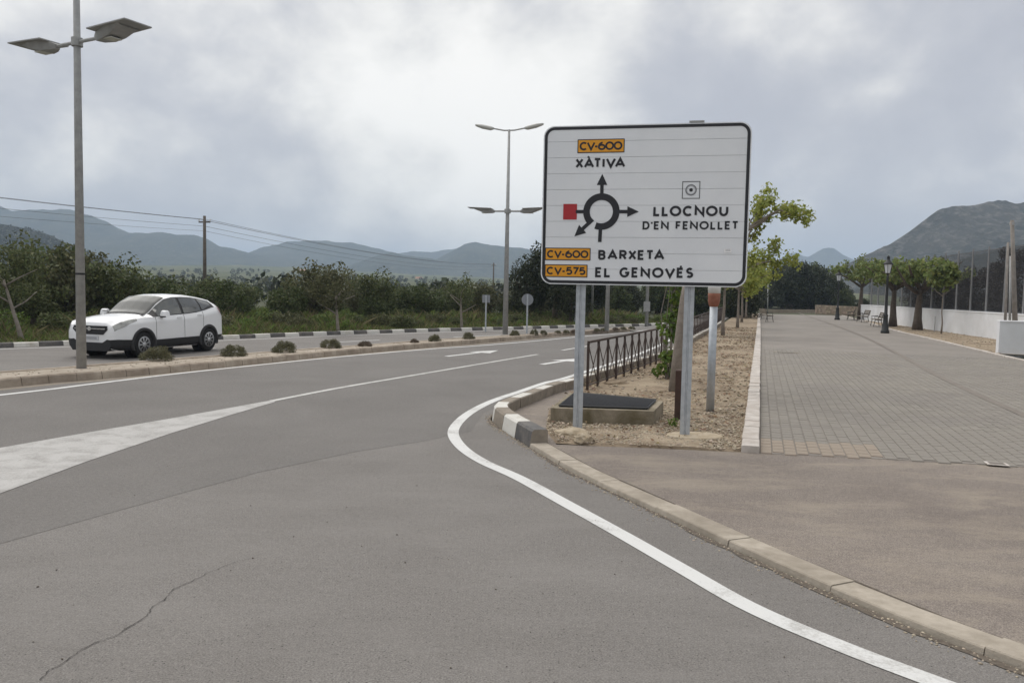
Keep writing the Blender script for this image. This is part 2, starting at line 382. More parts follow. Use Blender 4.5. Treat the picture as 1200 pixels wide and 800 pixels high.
def kerb_stones(parent, path, d0, d1, length, width, z0, z1, mats, gap=.012, seed=1, bev=.025, side=1, slope=.03, bare=None):
    rr = random.Random(seed); n = int((d1 - d0) / length)
    for i in range(n):
        a = d0 + i * length + gap / 2; b = a + length - gap; k = 3
        dz = rr.uniform(-.006, .006); do = rr.uniform(-.006, .006)
        vs, fs = [], []
        for j in range(k):
            d = a + (b - a) * j / (k - 1)
            for o, z in ((0, z0), (slope, z1 - bev), (slope + bev, z1), (width - bev * .6, z1), (width, z1 - bev * .6), (width, z0)):
                p = path.off(d, (o + do) * side); vs.append((p.x, p.y, z + (dz if z > z0 else 0)))
        for j in range(k - 1):
            for q in range(5):
                fs.append((j * 6 + q, j * 6 + q + 1, j * 6 + q + 7, j * 6 + q + 6))
        fs.append((0, 1, 2, 3, 4, 5)); fs.append(tuple(range((k - 1) * 6 + 5, (k - 1) * 6 - 1, -1)))
        if side > 0: fs = [f[::-1] for f in fs]
        m = mats(i) if callable(mats) else mats
        mb = MB(); mb.add(vs, fs); o = mb.build('kerb_stone', m, parent)
        if bare and m is not bare:            # only the top and the road face carry paint
            o.data.materials.append(bare)
            for q_, p_ in enumerate(o.data.polygons): p_.material_index = 1 if (q_ >= (k - 1) * 5 or q_ % 5 >= 3) else 0

# ---------------------------------------------------------------- ground, road, pavement
def grid_sheet(name, x0, x1, y0, y1, nx, ny, zf, m):
    xs = np.linspace(x0, x1, nx); ys = np.linspace(y0, y1, ny); X, Y = np.meshgrid(xs, ys)
    V = np.stack([X.ravel(), Y.ravel(), zf(X, Y).ravel()], 1)
    i = np.arange((ny - 1) * nx).reshape(ny - 1, nx)[:, :-1].ravel()
    return mesh_np(name, V, np.stack([i, i + 1, i + nx + 1, i + nx], 1), m, True)
kind(link('ground', grid_sheet('ground', -7400, 7400, -400, 8000, 3, 3, lambda X, Y: X * 0 - .06, M['ground'])), 'structure')

# the outer edge of the right-hand kerb, from far to near
kerb_out = Path([(20.5, 75), (15.2, 58), (10.6, 43), (7.7, 34), (4.75, 24.6), (3.05, 20.3), (1.6, 16.7), (1.08, 15.5), (.58, 14.4), (.2, 13.3),
                 (-.13, 12.35), (-.27, 11.6), (-.12, 10.75), (.17, 9.75), (.44, 8.87), (.72, 8.03), (1.29, 6.68), (1.76, 5.56),
                 (2.27, 4.5), (2.56, 4.04), (3.2, 3.1), (4.1, 1.9), (5.6, 0.1), (8, -3)])
far_px = [(-420, 424), (-160, 414), (0, 407.6), (85, 404.5), (262, 397.6), (400, 392), (550, 387.4), (620, 385.6), (690, 383.4), (762, 381.8)]
far_kerb = Path([tuple(at(x, y)[:2]) for x, y in far_px] + [(10.6, 51), (12.0, 57)], .3)
med_px = [(0, 455), (100, 446), (200, 437), (300, 427), (400, 416.5), (500, 407.6), (560, 402.8), (620, 397.3), (675, 392.3), (740, 386.8)]
med_near = Path([(-17, -4), (-12.6, 5)] + [tuple(at(x, y)[:2]) for x, y in med_px], .2)
back_px = [(0, 434.5), (100, 427.5), (200, 420), (300, 412.5), (400, 405.5), (500, 398.2), (560, 394.4), (620, 391), (680, 387.6), (742, 384.6)]
med_back = Path([(-21, -3), (-15.5, 6)] + [tuple(at(x, y, .15)[:2]) for x, y in back_px], .2)

road_poly = [(-60, -12), (-60, 6)] + [tuple(p[:2]) for p in far_kerb.poly(.0, step=1.5)] + [(14, 70)] + \
            [tuple(p[:2]) for p in kerb_out.poly(0.03, step=.4)] + [(8, -12)]
road = kind(sheet('road', road_poly, 0.0, M['road']), 'structure')
seam = [(0, 637), (150, 595), (300, 554), (420, 528.5), (500, 516), (552, 505), (566, 484), (600, 467), (640, 453), (672, 443)]
seam_w = [(-24, 3.2), (-9, 4.6)] + [tuple(at(x, y)[:2]) for x, y in seam] + [(4.2, 25.2), (7.2, 34.4), (10, 43)]
med_l = [tuple(p[:2]) for p in med_near.poly(.0, step=.6)]
sheet('asphalt_lane', seam_w + med_l[::-1] + [(-30, -8)], .002, M['road_new'], road)
strip('gutter_dirt', med_near, 0, med_near.len, .0, .26, .0035, M['kerb_bare'], road)

# lines
el_px = [(672, 440), (640, 448.3), (610, 458.5), (578, 469.5), (553, 482), (537, 495), (531, 508), (541, 524), (566, 541), (608, 560),
         (665, 591), (730, 627), (800, 667), (880, 712), (985, 757), (1090, 797)]
edge = Path([(14.3, 58), (9.9, 43.6), (7.0, 34.5), (4.1, 25.2)] + [tuple(at(x, y)[:2]) for x, y in el_px] + [(2.75, 3.0), (3.5, 2.0), (5.1, 0.0)])
strip('edge_line', edge, 0, edge.len, -.072, .072, .0045, M['line'], road, .12)
ml_px = [(0, 463), (100, 451), (200, 438.8), (300, 428), (400, 418), (500, 409.3), (560, 405.2), (620, 400.2), (675, 395), (740, 389)]
ml = Path([(-15.5, -2), (-11.3, 6)] + [tuple(at(x, y)[:2]) for x, y in ml_px] + [(13, 53)])
strip('edge_line', ml, 0, ml.len, -.07, .07, .006, M['line'], road)
gore = [(-260, 574), (0, 525), (100, 507.5), (200, 490.5), (322, 468.5), (322, 471.2), (270, 486.5), (200, 508), (100, 541.5), (0, 578.5), (-260, 690)]
sheet('gore_marking', [tuple(at(x, y)[:2]) for x, y in gore], .006, M['line_old'], road)
ll = Path([tuple(at(x, y)[:2]) for x, y in [(318, 470), (400, 454.2), (480, 440.6), (560, 427), (630, 415.3), (669, 408.8), (705, 403), (740, 397.5)]])
d_end = min(range(len(ll.p)), key=lambda i: (ll.p[i] - at(631, 415.2)).length)
strip('lane_line', ll, 0, ll.l[d_end], -.06, .06, .0065, M['line_mid'], road)
strip('lane_line', ll, ll.l[d_end] + 2.0, ll.l[d_end] + 4.6, -.055, .055, .006, M['line'], road)
def arrow(p, az, ln, sw, hl, hw, flip=False):
    d = Vector((math.sin(az), math.cos(az), 0)); n = Vector((d.y, -d.x, 0)); p = Vector(p)
    q = [p - n * sw, p + n * sw, p + d * (ln - hl) + n * sw, p + d * (ln - hl) + n * hw, p + d * ln, p + d * (ln - hl) - n * hw, p + d * (ln - hl) - n * sw]
    sheet('arrow_marking', [tuple(v[:2]) for v in q], .006, M['line'], road)
a0, a1 = at(523, 417.6), at(584, 410.6); arrow(a0, math.atan2(a1.x - a0.x, a1.y - a0.y), (a1 - a0).length, .08, 1.15, .36)
a0, a1 = at(635, 427), at(679, 420.2); arrow(a0, math.atan2(a1.x - a0.x, a1.y - a0.y), (a1 - a0).length, .085, 1.0, .36)
# left carriageway lines
fl0 = 4.0
strip('edge_line', far_kerb, 0, far_kerb.len, .45, .57, .0045, M['line'], road, .4)
d = 2.0
while d < far_kerb.len - 4:
    strip('lane_line', far_kerb, d, d + 2.6, 3.25, 3.37, .0045, M['line'], road, .4); d += 6.5
strip('edge_line', med_back, 0, med_back.len, -.62, -.5, .0045, M['line'], road, .4)
# cracks
def crack(pts, w, seed):
    rr = random.Random(seed); P = Path([tuple(at(x, y)[:2]) for x, y in pts], .03); mb = MB(); vs, fs = [], []
    n = int(P.len / .025); wob = 0
    for i in range(n + 1):
        wob = wob * .8 + rr.uniform(-.012, .012); ww = w * rr.uniform(.3, 1.2) * min(1, (n - i) / (n * .5) + .2)
        a, b = P.off(P.len * i / n, wob - ww), P.off(P.len * i / n, wob + ww); vs += [(a.x, a.y, .0050), (b.x, b.y, .0050)]
    fs = [(2 * i, 2 * i + 1, 2 * i + 3, 2 * i + 2) for i in range(n)]
    mb.add(vs, fs); mb.build('crack', M['crack'], road)
crack([(48, 797), (62, 785), (100, 757), (140, 741), (190, 702), (215, 685), (262, 664), (300, 652), (312, 646)], .0030, 3)
# right-hand kerbs
rk = kind(link('kerb', None), 'structure')
dn = min(range(len(kerb_out.p)), key=lambda i: (kerb_out.p[i] - Vector((.22, 9.55, 0))).length); dn = kerb_out.l[dn]
LST = .62
n_far = int((dn - 24) / LST); d0 = dn - n_far * LST
def nose_paint(i):
    j = n_far - 1 - i
    return M['kerb_black'] if j == 0 else (M['kerb_white'] if j % 2 == 1 else M['kerb_bare'])
kerb_stones(rk, kerb_out, d0, dn + .01, LST, .23, -.02, .195, nose_paint, seed=4, side=-1, bare=M['kerb_bare'])
# the low dropped kerb along the reddish pavement
kerb_stones(rk, kerb_out, dn + .003, kerb_out.len, .98, .22, -.02, .040, M['conc_kerb'], gap=.006, seed=9, side=-1, bev=.008, slope=.012)
def ragged(name, path, d0, d1, o0, o1, z, m, parent, seed, side=1):
    rr = random.Random(seed); n = int((d1 - d0) / .06); vs = []; w = .5
    for i in range(n + 1):
        w = min(1, max(.05, w + rr.uniform(-.25, .25))); d = d0 + (d1 - d0) * i / n
        a, b = path.off(d, o0), path.off(d, o0 + (o1 - o0) * w); vs += [(a.x, a.y, z), (b.x, b.y, z)]
    mb = MB(); mb.add(vs, [(2 * i, 2 * i + 1, 2 * i + 3, 2 * i + 2) for i in range(n)]); o = mb.build(name, m, parent)
    if o.data.polygons[0].normal.z < 0: o.data.flip_normals()
M['grime'] = mat('kerb_grime', (.085, .07, .055), (.15, .125, .10), 30, 1)
ragged('gutter_dirt', kerb_out, dn - 4, kerb_out.len - 1, .02, .085, .0040, M['grime'], road, 5)
def near_kerb_in(d): return kerb_out.off(d, -.222)

# pavement of reddish asphalt
prom_front = [at(868, 527.5, .04), at(996, 534.5, .04), at(1200, 546, .04), at(1500, 564, .04)]
kin = [tuple(near_kerb_in(dn - 8.2 + (kerb_out.len - dn + 8.2) * i / 90)[:2]) for i in range(91)]
pav = kin + [(22, -3), (22, 9.0)] + [tuple(p[:2]) for p in prom_front[::-1]] + [tuple(at(x, y, .04)[:2]) for x, y in ((770, 523), (700, 521.5), (652, 519.5), (641, 505), (644, 480), (668, 460), (690, 447), (712, 437))]
pavement = kind(sheet('pavement', pav, .030, M['pavement']), 'structure')
ragged('kerb_joint', kerb_out, dn - .2, kerb_out.len - 1, -.222, -.242, .0345, M['grime'], pavement, 6)

# planting strip between railing and promenade
pr_l0, pr_l1 = at(868, 527.5, .05), at(888.5, 367.5, .05)
prom_kerb = Path([tuple(pr_l0[:2]), tuple(at(879.5, 440, .05)[:2]), tuple(at(885.5, 395, .05)[:2]), tuple(pr_l1[:2])], .3)
strip_poly = [tuple(p[:2]) for p in prom_kerb.poly(0.02, step=1.0)] + [tuple(kerb_out.off(x, -.20)[:2]) for x in np.linspace(0, dn - 9.5, 40)] + [tuple(at(x, y, .03)[:2]) for x, y in ((709, 436), (688, 447.5), (666, 461), (643, 481), (640, 505), (651, 519), (700, 522.5), (770, 525))]
def strip_mesh():
    import bmesh
    o = sheet('planting_bed', strip_poly, .0, M['soil'])
    bm = bmesh.new(); bm.from_mesh(o.data)
    for _ in range(3):
        big = [e_ for e_ in bm.edges if e_.calc_length() > .5 and min(v.co.y for v in e_.verts) < 40]
        bmesh.ops.subdivide_edges(bm, edges=big, cuts=1)
    bmesh.ops.triangulate(bm, faces=bm.faces)
    rr = random.Random(3)
    for v in bm.verts:
        if not v.is_boundary: v.co.z += .035 + rr.uniform(0, .035)
        else: v.co.z += .03
    bm.to_mesh(o.data); bm.free(); return o
bed = kind(strip_mesh(), 'structure')

def inside(poly):
    P = np.array([(p[0], p[1]) for p in poly])
    def f(X, Y):
        r = np.zeros(len(X), bool); j = len(P) - 1
        for i in range(len(P)):
            c = ((P[i, 1] > Y) != (P[j, 1] > Y)) & (X < (P[j, 0] - P[i, 0]) * (Y - P[i, 1]) / (P[j, 1] - P[i, 1] + 1e-12) + P[i, 0]); r ^= c; j = i
        return r
    return f
ICO_V = np.array([(0, 0, .55), (.9, 0, .1), (.3, .85, .12), (-.75, .5, .08), (-.7, -.55, .1), (.35, -.8, .1), (.55, .5, -.4), (-.5, .1, -.4), (.3, -.5, -.4)], float)
ICO_F = np.array([(0, 1, 2), (0, 2, 3), (0, 3, 4), (0, 4, 5), (0, 5, 1), (1, 6, 2), (2, 6, 3), (3, 6, 7), (3, 7, 4), (4, 7, 5), (5, 7, 8), (5, 8, 1), (1, 8, 6)])
def stones(name, X, Y, Z, size, m, rng=RNG, parent=None):
    n = len(X); a = rng.uniform(0, 6.28, n); s = np.asarray(size)[:, None, None] * rng.uniform(.6, 1.35, (n, 1, 3))
    V = ICO_V[None] * s * rng.uniform(.8, 1.2, (n, 9, 1)); c, q = np.cos(a)[:, None], np.sin(a)[:, None]
    x = V[:, :, 0] * c - V[:, :, 1] * q; y = V[:, :, 0] * q + V[:, :, 1] * c
    V = np.stack([x + X[:, None], y + Y[:, None], V[:, :, 2] + np.asarray(Z)[:, None]], 2).reshape(-1, 3)
    F = (ICO_F[None] + (np.arange(n) * 9)[:, None, None]).reshape(-1, 3)
    return link(name, mesh_np(name, V, F, m), parent)
def scatter(poly, n, rng=RNG, ymax=1e9):
    f = inside(poly); P = np.array([(p[0], p[1]) for p in poly]); lo, hi = P.min(0), P.max(0); hi[1] = min(hi[1], ymax)
    X = rng.uniform(lo[0], hi[0], n * 4); Y = rng.uniform(lo[1], hi[1], n * 4); k = f(X, Y); return X[k][:n], Y[k][:n]
X, Y = scatter(strip_poly, 16000, ymax=14.5); kp = (RNG.random(len(X)) < np.clip((14.5 - Y) / 3.4, .12, 1))
X, Y = X[kp], Y[kp]; kind(stones('gravel', X, Y, np.full(len(X), .06), RNG.uniform(.008, .022, len(X)) * (1 + .9 * (RNG.random(len(X)) > .96)), M['gravel']), 'stuff')
X, Y = scatter(strip_poly, 5000, ymax=42); kind(stones('gravel', X, Y, np.full(len(X), .055), RNG.uniform(.012, .04, len(X)), M['gravel']), 'stuff')
Xl, Yl = scatter(strip_poly, 9000, ymax=44); kl = np.sin(Xl * 2.3 + 1.7 * np.sin(Yl * 1.1)) + np.sin(Yl * 1.9) > -.2; Xl, Yl = Xl[kl], Yl[kl]; nl = len(Xl)
al = RNG.uniform(0, 6.283, nl); sl = RNG.uniform(.015, .05, nl) * np.clip(Yl / 14, .7, 1.6); tl = RNG.uniform(-.012, .02, (nl, 4)); ux, uy = np.cos(al) * sl, np.sin(al) * sl
Vl = np.stack([np.stack([Xl + sx * ux - sy * uy * .45, Yl + sx * uy + sy * ux * .45, .082 + tl[:, q]], 1) for q, (sx, sy) in enumerate(((-1, 0), (0, -1), (1, 0), (0, 1)))], 1).reshape(-1, 3)
kind(link('leaf_litter', mesh_np('leaf_litter', Vl, np.arange(nl * 4).reshape(nl, 4), mat('dry_leaf', (.17, .115, .065), rough=.9, island=.6))), 'stuff')
# dirt washed along the road side of the kerb
dd = RNG.uniform(dn - 2.5, kerb_out.len - 4, 1500); oo = np.abs(RNG.normal(0, .06, 1500)) + .01
pp = np.array([tuple(kerb_out.off(float(a), float(b))[:2]) for a, b in zip(dd, oo)])
kind(stones('grit', pp[:, 0], pp[:, 1], np.full(1500, .002), RNG.uniform(.004, .012, 1500), M['gravel']), 'stuff')

# small stones and dark specks lying on the road
gq = np.random.default_rng(88); X = gq.uniform(-7, 3.2, 260); Y = gq.uniform(3.2, 16, 260)
okk = np.array([(kerb_out.arr - np.array([x, y])).__pow__(2).sum(1).min() > .12 for x, y in zip(X, Y)]) & (X < np.interp(Y, [3, 5.5, 8, 10, 13], [2.9, 1.5, .5, -.3, -.2]))
kind(stones('road_grit', X[okk], Y[okk], np.full(okk.sum(), .004), gq.uniform(.002, .008, okk.sum()), M['grime'], gq), 'stuff')

# ---------------------------------------------------------------- promenade
pr = kind(link('promenade', None), 'structure')
pd0 = (pr_l1 - pr_l0).normalized(); pdir = Vector((pd0.x, pd0.y, 0)).normalized(); pnor = Vector((pdir.y, -pdir.x, 0))
edge_r = [tuple(at(x, y, .05)[:2]) for x, y in ((986, 369.5), (1017, 377.8), (1047, 387), (1100, 399.5), (1167, 415.5))]
prom_poly = [tuple(p[:2]) for p in prom_kerb.poly(.2, step=2.0)] + edge_r + [tuple(at(1290, 441, .05)[:2]), (22.2, 17), tuple(prom_front[3][:2]), tuple(prom_front[2][:2]), tuple(prom_front[1][:2])]
def prom_mat():
    m = bpy.data.materials.new('paving_joints'); m.use_nodes = True; t = m.node_tree; b = t.nodes['Principled BSDF']; b.inputs['Roughness'].default_value = .9
    src = N(t, 'ShaderNodeTexCoord').outputs['Object']
    mpn = N(t, 'ShaderNodeMapping', inp={2: (0, 0, math.atan2(pdir.x, pdir.y))}); L(t, src, mpn.inputs[0])
    bk = N(t, 'ShaderNodeTexBrick', inp={'Scale': 1.0, 'Mortar Size': .007, 'Brick Width': .20, 'Row Height': .135, 'Color1': (.236, .212, .187, 1), 'Color2': (.215, .194, .172, 1), 'Mortar': (.175, .158, .14, 1)})
    L(t, mpn.outputs[0], bk.inputs['Vector'])
    nz = N(t, 'ShaderNodeTexNoise', inp={'Scale': .5, 'Detail': 6, 'Roughness': .6}); L(t, src, nz.inputs['Vector'])
    mr = N(t, 'ShaderNodeMapRange', inp={1: .3, 2: .7, 3: .85, 4: 1.15}); L(t, nz.outputs[0], mr.inputs[0])
    hs = N(t, 'ShaderNodeHueSaturation'); L(t, bk.outputs[0], hs.inputs['Color']); L(t, mr.outputs[0], hs.inputs['Value']); L(t, hs.outputs[0], b.inputs['Base Color'])
    return m
M['paver'] = mat('paver_concrete', (.226, .207, .180), (.250, .230, .200), 1.2, .9, .3, 80, island=.055, big=(.5, (.205, .186, .172), .6))
M['paver_tan'] = mat('paver_tan', (.30, .255, .20), (.27, .225, .18), 2.5, .9, .3, 80, island=.1)
M['joint'] = mat('paver_joint', (.18, .162, .143), rough=1)
sheet('paving_base', prom_poly, .0335, prom_mat(), pr)
# each paver: 0.18 m square with a chamfer, set in rows along the walk
PW, PL = .135, .20
pin = inside(prom_poly)
org = prom_kerb.off(0, .215)
cand = []
for i in range(0, 125):
    for j in range(-14, 150):
        u, v = (i + .5) * PW, (j + .5 + .5 * (i % 2)) * PL
        if v > 19.0 : continue
        c = org + pnor * u + pdir * v
        cand.append((c.x, c.y, u, v))
cx = np.array([c[:2] for c in cand]); ok = pin(cx[:, 0], cx[:, 1])
cand = [c for c, k in zip(cand, ok) if k]
vis = []
for c in cand:
    dpt = c[1] * _F.y - CAM_H * _F.z if False else c[1]
    sx = 600 + FPX * c[0] / dpt
    if sx < 1275: vis.append((dpt, c))
vis.sort(key=lambda a: a[0])
g = .007
def paver_geo(rr):
    h = PW / 2 - g / 2; l = PL / 2 - g / 2; b = .006; z = rr.uniform(-.002, .002)
    return [(-h, -l, -.012), (h, -l, -.012), (h, l, -.012), (-h, l, -.012), (-h + b, -l + b, z), (h - b, -l + b, z + rr.uniform(-.001, .001)), (h - b, l - b, z), (-h + b, l - b, z)]
PF = [(0, 1, 5, 4), (1, 2, 6, 5), (2, 3, 7, 6), (3, 0, 4, 7), (4, 5, 6, 7)]
rr = random.Random(2); protos = {}
for k in range(5):
    for mn in ('paver', 'paver_tan'):
        mb = MB(); mb.add(paver_geo(rr), PF); protos[mn, k] = mb.mesh('paver', M[mn])
prz = -math.atan2(pdir.x, pdir.y)
def tan_zone(c): return c[2] < 1.36 and pdir.dot(Vector((c[0], c[1], 0)) - prom_front[0]) - .1 * c[2] < .86
stv, stf = [], []
placed = 0; tans = []
for dpt, c in vis:
    mn = 'paver_tan' if tan_zone(c) else 'paver'
    if placed < 295:
        o = link('paver', protos[mn, rr.randrange(5)], pr, (c[0], c[1], .0425), prz); placed += 1
    elif mn == 'paver':
        gq = paver_geo(rr); cs, sn = math.cos(prz), math.sin(prz); o = len(stv)
        stv += [(c[0] + x * cs - y * sn, c[1] + x * sn + y * cs, z + .0425) for x, y, z in gq]; stf += [tuple(q + o for q in f) for f in PF]
mb = MB(); mb.add(stv, stf); kind(mb.build('paver_field', M['paver'], pr), 'stuff')
# dark drain line down the middle, covers, right edging
gl = Path([tuple(at(x, y, .05)[:2]) for x, y in ((936, 366.5), (1000, 389), (1100, 440), (1200, 486), (1330, 545))], .5)
strip('drain_channel', gl, 0, gl.len, -.075, .075, .0475, mat('channel_concrete', (.18, .157, .135), (.21, .185, .16), 3, .9), pr)
er = Path([tuple(at(1290, 443.5, .05)[:2])] + edge_r[::-1], .5)
kerb_stones(kind(link('promenade_edging', None), 'structure'), er, 0, er.len, 1.0, .12, .0, .085, M['kerb_prom'], side=1, seed=8, slope=.0, bev=.012)
kerb_stones(kind(link('promenade_kerb', None), 'structure'), prom_kerb, 0, prom_kerb.len, .5, .205, .0, .11, M['kerb_prom'], side=1, seed=12, slope=.004, bev=.012, gap=.008)
def cover(px, py, w, l, m, nm, lab):
    p = at(px, py, .06); mb = MB(); mb.box((0, 0, .006), (w, l, .006), 0, 1, .002); b = MB(); b.box((0, 0, .0095), (w * .7, l * .7, .003))
    o = mb.build(nm, m, None, loc=(p.x, p.y, .0445)); o.rotation_euler.z = prz; tag(o, lab, 'cover'); b.build('lid', M['joint'], o)
cover(921, 412.5, .75, .25, M['kerb_bare'], 'drain_cover', 'small dark drain cover set in the paving near the planting bed')
cover(1168, 542, .22, .18, M['kerb_prom'], 'valve_cover', 'small pale valve cover where the paving meets the reddish asphalt')

# ---------------------------------------------------------------- median
med_l2 = med_near.poly(-.18, step=.5); med_b2 = med_back.poly(.15, step=.5)
mpoly = [tuple(p[:2]) for p in med_l2] + [tuple(p[:2]) for p in med_b2[::-1]]
median = kind(sheet('median', mpoly, .135, M['med_soil']), 'structure')
kerb_stones(median, med_near, 4, med_near.len, .5, .2, -.02, .155, M['kerb_med'], side=-1, seed=20)
kerb_stones(median, med_back, 4, med_back.len, 1.0, .2, -.02, .155, M['kerb_med'], side=1, seed=21)
X, Y = scatter(mpoly, 9000); kp = Y > 9; X, Y = X[kp], Y[kp]
kind(stones('median_gravel', X, Y, np.full(len(X), .14), RNG.uniform(.010, .024, len(X)), mat('median_gravel_stone', (.46, .405, .33), (.38, .32, .25), 20, 1, island=.25)), 'stuff')

# far kerb painted black and white
fk = kind(link('far_kerb', None), 'structure')
kerb_stones(fk, far_kerb, 0, far_kerb.len, .64, .22, -.02, .135, lambda i: M['kerb_white'] if i % 2 else M['kerb_black'], side=-1, seed=30)

# ---------------------------------------------------------------- road sign
sgl, sgr = far(633.5, 333, 10.5), far(874.5, 336, 9.95)
SW = math.hypot(sgr.x - sgl.x, sgr.y - sgl.y); SANG = math.atan2(sgr.y - sgl.y, sgr.x - sgl.x); SZ0, SH = 1.938, 2.005
sign = thing('road_sign', 'large white roundabout direction sign naming XÀTIVA and LLOCNOU on two steel posts', 'road sign', (sgl.x, sgl.y, 0), SANG)
def sp(px, py):               # sight line -> sign plane coordinates (along, up)
    d = ray(px, py); n = Vector((-math.sin(SANG), math.cos(SANG), 0)); o = Vector((sgl.x, sgl.y, 0))
    t = (o - Vector((0, 0, CAM_H))).dot(n) / d.dot(n); p = Vector((0, 0, CAM_H)) + d * t
    return ((p - o).dot(Vector((math.cos(SANG), math.sin(SANG), 0))), p.z)
def zq(zx, zy): return sp(540 + zx * .3, 120 + zy * .3)
def rrect(w, h, r, x0=0, z0=0, n=8):
    pts = []
    for cx_, cz_, a0 in ((w - r, r, -90), (w - r, h - r, 0), (r, h - r, 90), (r, r, 180)):
        for k in range(n + 1):
            a = R(a0 + 90 * k / n); pts.append((x0 + cx_ + r * math.cos(a), z0 + cz_ + r * math.sin(a)))
    return pts
RAD = .14
back = MB(); back.vprism(rrect(SW - .01, SH - .01, RAD, .005, SZ0 + .005), .012, .04); back.build('backing_plate', M['sign_gap'], sign)
def ins(z):                    # inset of the rounded outline at height z above the bottom
    if z < RAD: return RAD - math.sqrt(max(0, RAD ** 2 - (RAD - z) ** 2))
    if z > SH - RAD: return RAD - math.sqrt(max(0, RAD ** 2 - (z - SH + RAD) ** 2))
    return 0
NL = 10
for i in range(NL):
    z0, z1 = SH * i / NL + .0017, SH * (i + 1) / NL - .0017; zs = np.linspace(z0, z1, 10 if i in (0, NL - 1) else 2)
    poly = [(SW - ins(z), SZ0 + z) for z in zs] + [(ins(z), SZ0 + z) for z in zs[::-1]]
    mb = MB(); dy = random.uniform(-.0008, .0008); mb.vprism(poly, dy, .012 - .0005); mb.build('sign_slat', M['sign_white'], sign)
outer, inner = rrect(SW - .030, SH - .030, RAD - .012, .015, SZ0 + .015), rrect(SW - .104, SH - .104, RAD - .049, .052, SZ0 + .052)
n = len(outer); mb = MB()
mb.add([(p[0], -.0035, p[1]) for p in outer] + [(p[0], -.0035, p[1]) for p in inner], [(i, (i + 1) % n, n + (i + 1) % n, n + i) for i in range(n)]); mb.build('border', M['sign_black'], sign)

def flat(name, poly, m, y=-.004, parent=sign):
    mb = MB(); mb.add([(p[0], y, p[1]) for p in poly], [tuple(range(len(poly)))]); o = mb.build(name, m, parent)
    if o.data.polygons[0].normal.y > 0: o.data.flip_normals()
    return o
# letter strokes in a 1 x 1 box (x to the right, y up)
def arc(cx, cy, rx, ry, a0, a1, n=14): return [(cx + rx * math.cos(R(a0 + (a1 - a0) * i / n)), cy + ry * math.sin(R(a0 + (a1 - a0) * i / n))) for i in range(n + 1)]
G = {
 'A': (0.82, [[(0, 0), (.5, 1), (1, 0)], [(.22, .30), (.78, .30)]]),
 'B': (0.52, [[(0, 0), (0, 1), (.55, 1)] + arc(.55, .765, .40, .235, 90, -90) + [(0, .53)], [(.0, .53), (.58, .53)] + arc(.58, .265, .42, .265, 90, -90) + [(0, 0)]]),
 'C': (0.76, [arc(.52, .5, .52, .5, 48, 312, 22)]),
 'D': (0.62, [[(0, 0), (0, 1), (.45, 1)] + arc(.45, .5, .55, .5, 90, -90, 16) + [(0, 0)]]),
 'E': (0.46, [[(1, 1), (0, 1), (0, 0), (1, 0)], [(0, .52), (.85, .52)]]),
 'F': (0.44, [[(1, 1), (0, 1), (0, 0)], [(0, .5), (.85, .5)]]),
 'G': (0.76, [arc(.5, .5, .5, .5, 48, 335, 22) + [(.98, .46), (.58, .46)]]),
 'I': (.02, [[(.5, 0), (.5, 1)]]),
 'L': (0.45, [[(0, 1), (0, 0), (1, 0)]]),
 'N': (0.70, [[(0, 0), (0, 1), (1, 0), (1, 1)]]),
 'O': (0.87, [arc(.5, .5, .5, .5, 0, 360, 28)]),
 'R': (0.54, [[(0, 0), (0, 1), (.55, 1)] + arc(.55, .74, .42, .26, 90, -90) + [(0, .48)], [(.5, .48), (1, 0)]]),
 'S': (0.47, [arc(.5, .75, .46, .25, 35, 270, 14) + arc(.5, .25, .5, .25, 90, -145, 14)[1:]]),
 'T': (0.56, [[(0, 1), (1, 1)], [(.5, 1), (.5, 0)]]),
 'U': (0.62, [[(0, 1), (0, .42)] + arc(.5, .42, .5, .42, 180, 360, 14) + [(1, 1)]]),
 'V': (0.80, [[(0, 1), (.5, 0), (1, 1)]]),
 'X': (0.60, [[(0, 0), (1, 1)], [(0, 1), (1, 0)]]),
 '0': (0.82, [arc(.5, .5, .5, .5, 0, 360, 26)]),
 '5': (0.60, [[(.92, 1), (.14, 1), (.06, .55)] + arc(.48, .32, .52, .32, 125, -140, 16)]),
 '6': (0.70, [arc(.5, .32, .5, .32, 0, 360, 22), arc(.75, .38, .75, .62, 180, 100, 12)]),
 '7': (0.58, [[(0, 1), (1, 1), (.32, 0)]]),
 '-': (.30, [[(0, .42), (1, .42)]]),
 "'": (.04, [[(.5, 1), (.5, .74)]]),
}
def ribbon(mb, pts, th, y, closed=False):
    P = [Vector((p[0], p[1])) for p in pts]; n = len(P); a, b = [], []
    for i in range(n):
        if closed: q0, q1 = P[(i - 1) % n], P[(i + 1) % n]
        else: q0, q1 = P[max(i - 1, 0)], P[min(i + 1, n - 1)]
        d0 = (P[i] - q0).normalized() if (P[i] - q0).length > 1e-9 else (q1 - P[i]).normalized()
        d1 = (q1 - P[i]).normalized() if (q1 - P[i]).length > 1e-9 else d0
        n0, n1 = Vector((-d0.y, d0.x)), Vector((-d1.y, d1.x)); mi = n0 + n1
        mi = n0 if mi.length < 1e-6 else mi.normalized(); k = 1 / max(.42, mi.dot(n0))
        a.append(P[i] + mi * th / 2 * k); b.append(P[i] - mi * th / 2 * k)
    vs = [(p.x, y, p.y) for p in a] + [(p.x, y, p.y) for p in b]
    fs = [(n + i, n + (i + 1) % n, (i + 1) % n, i) for i in range(n if closed else n - 1)]
    mb.add(vs, fs)
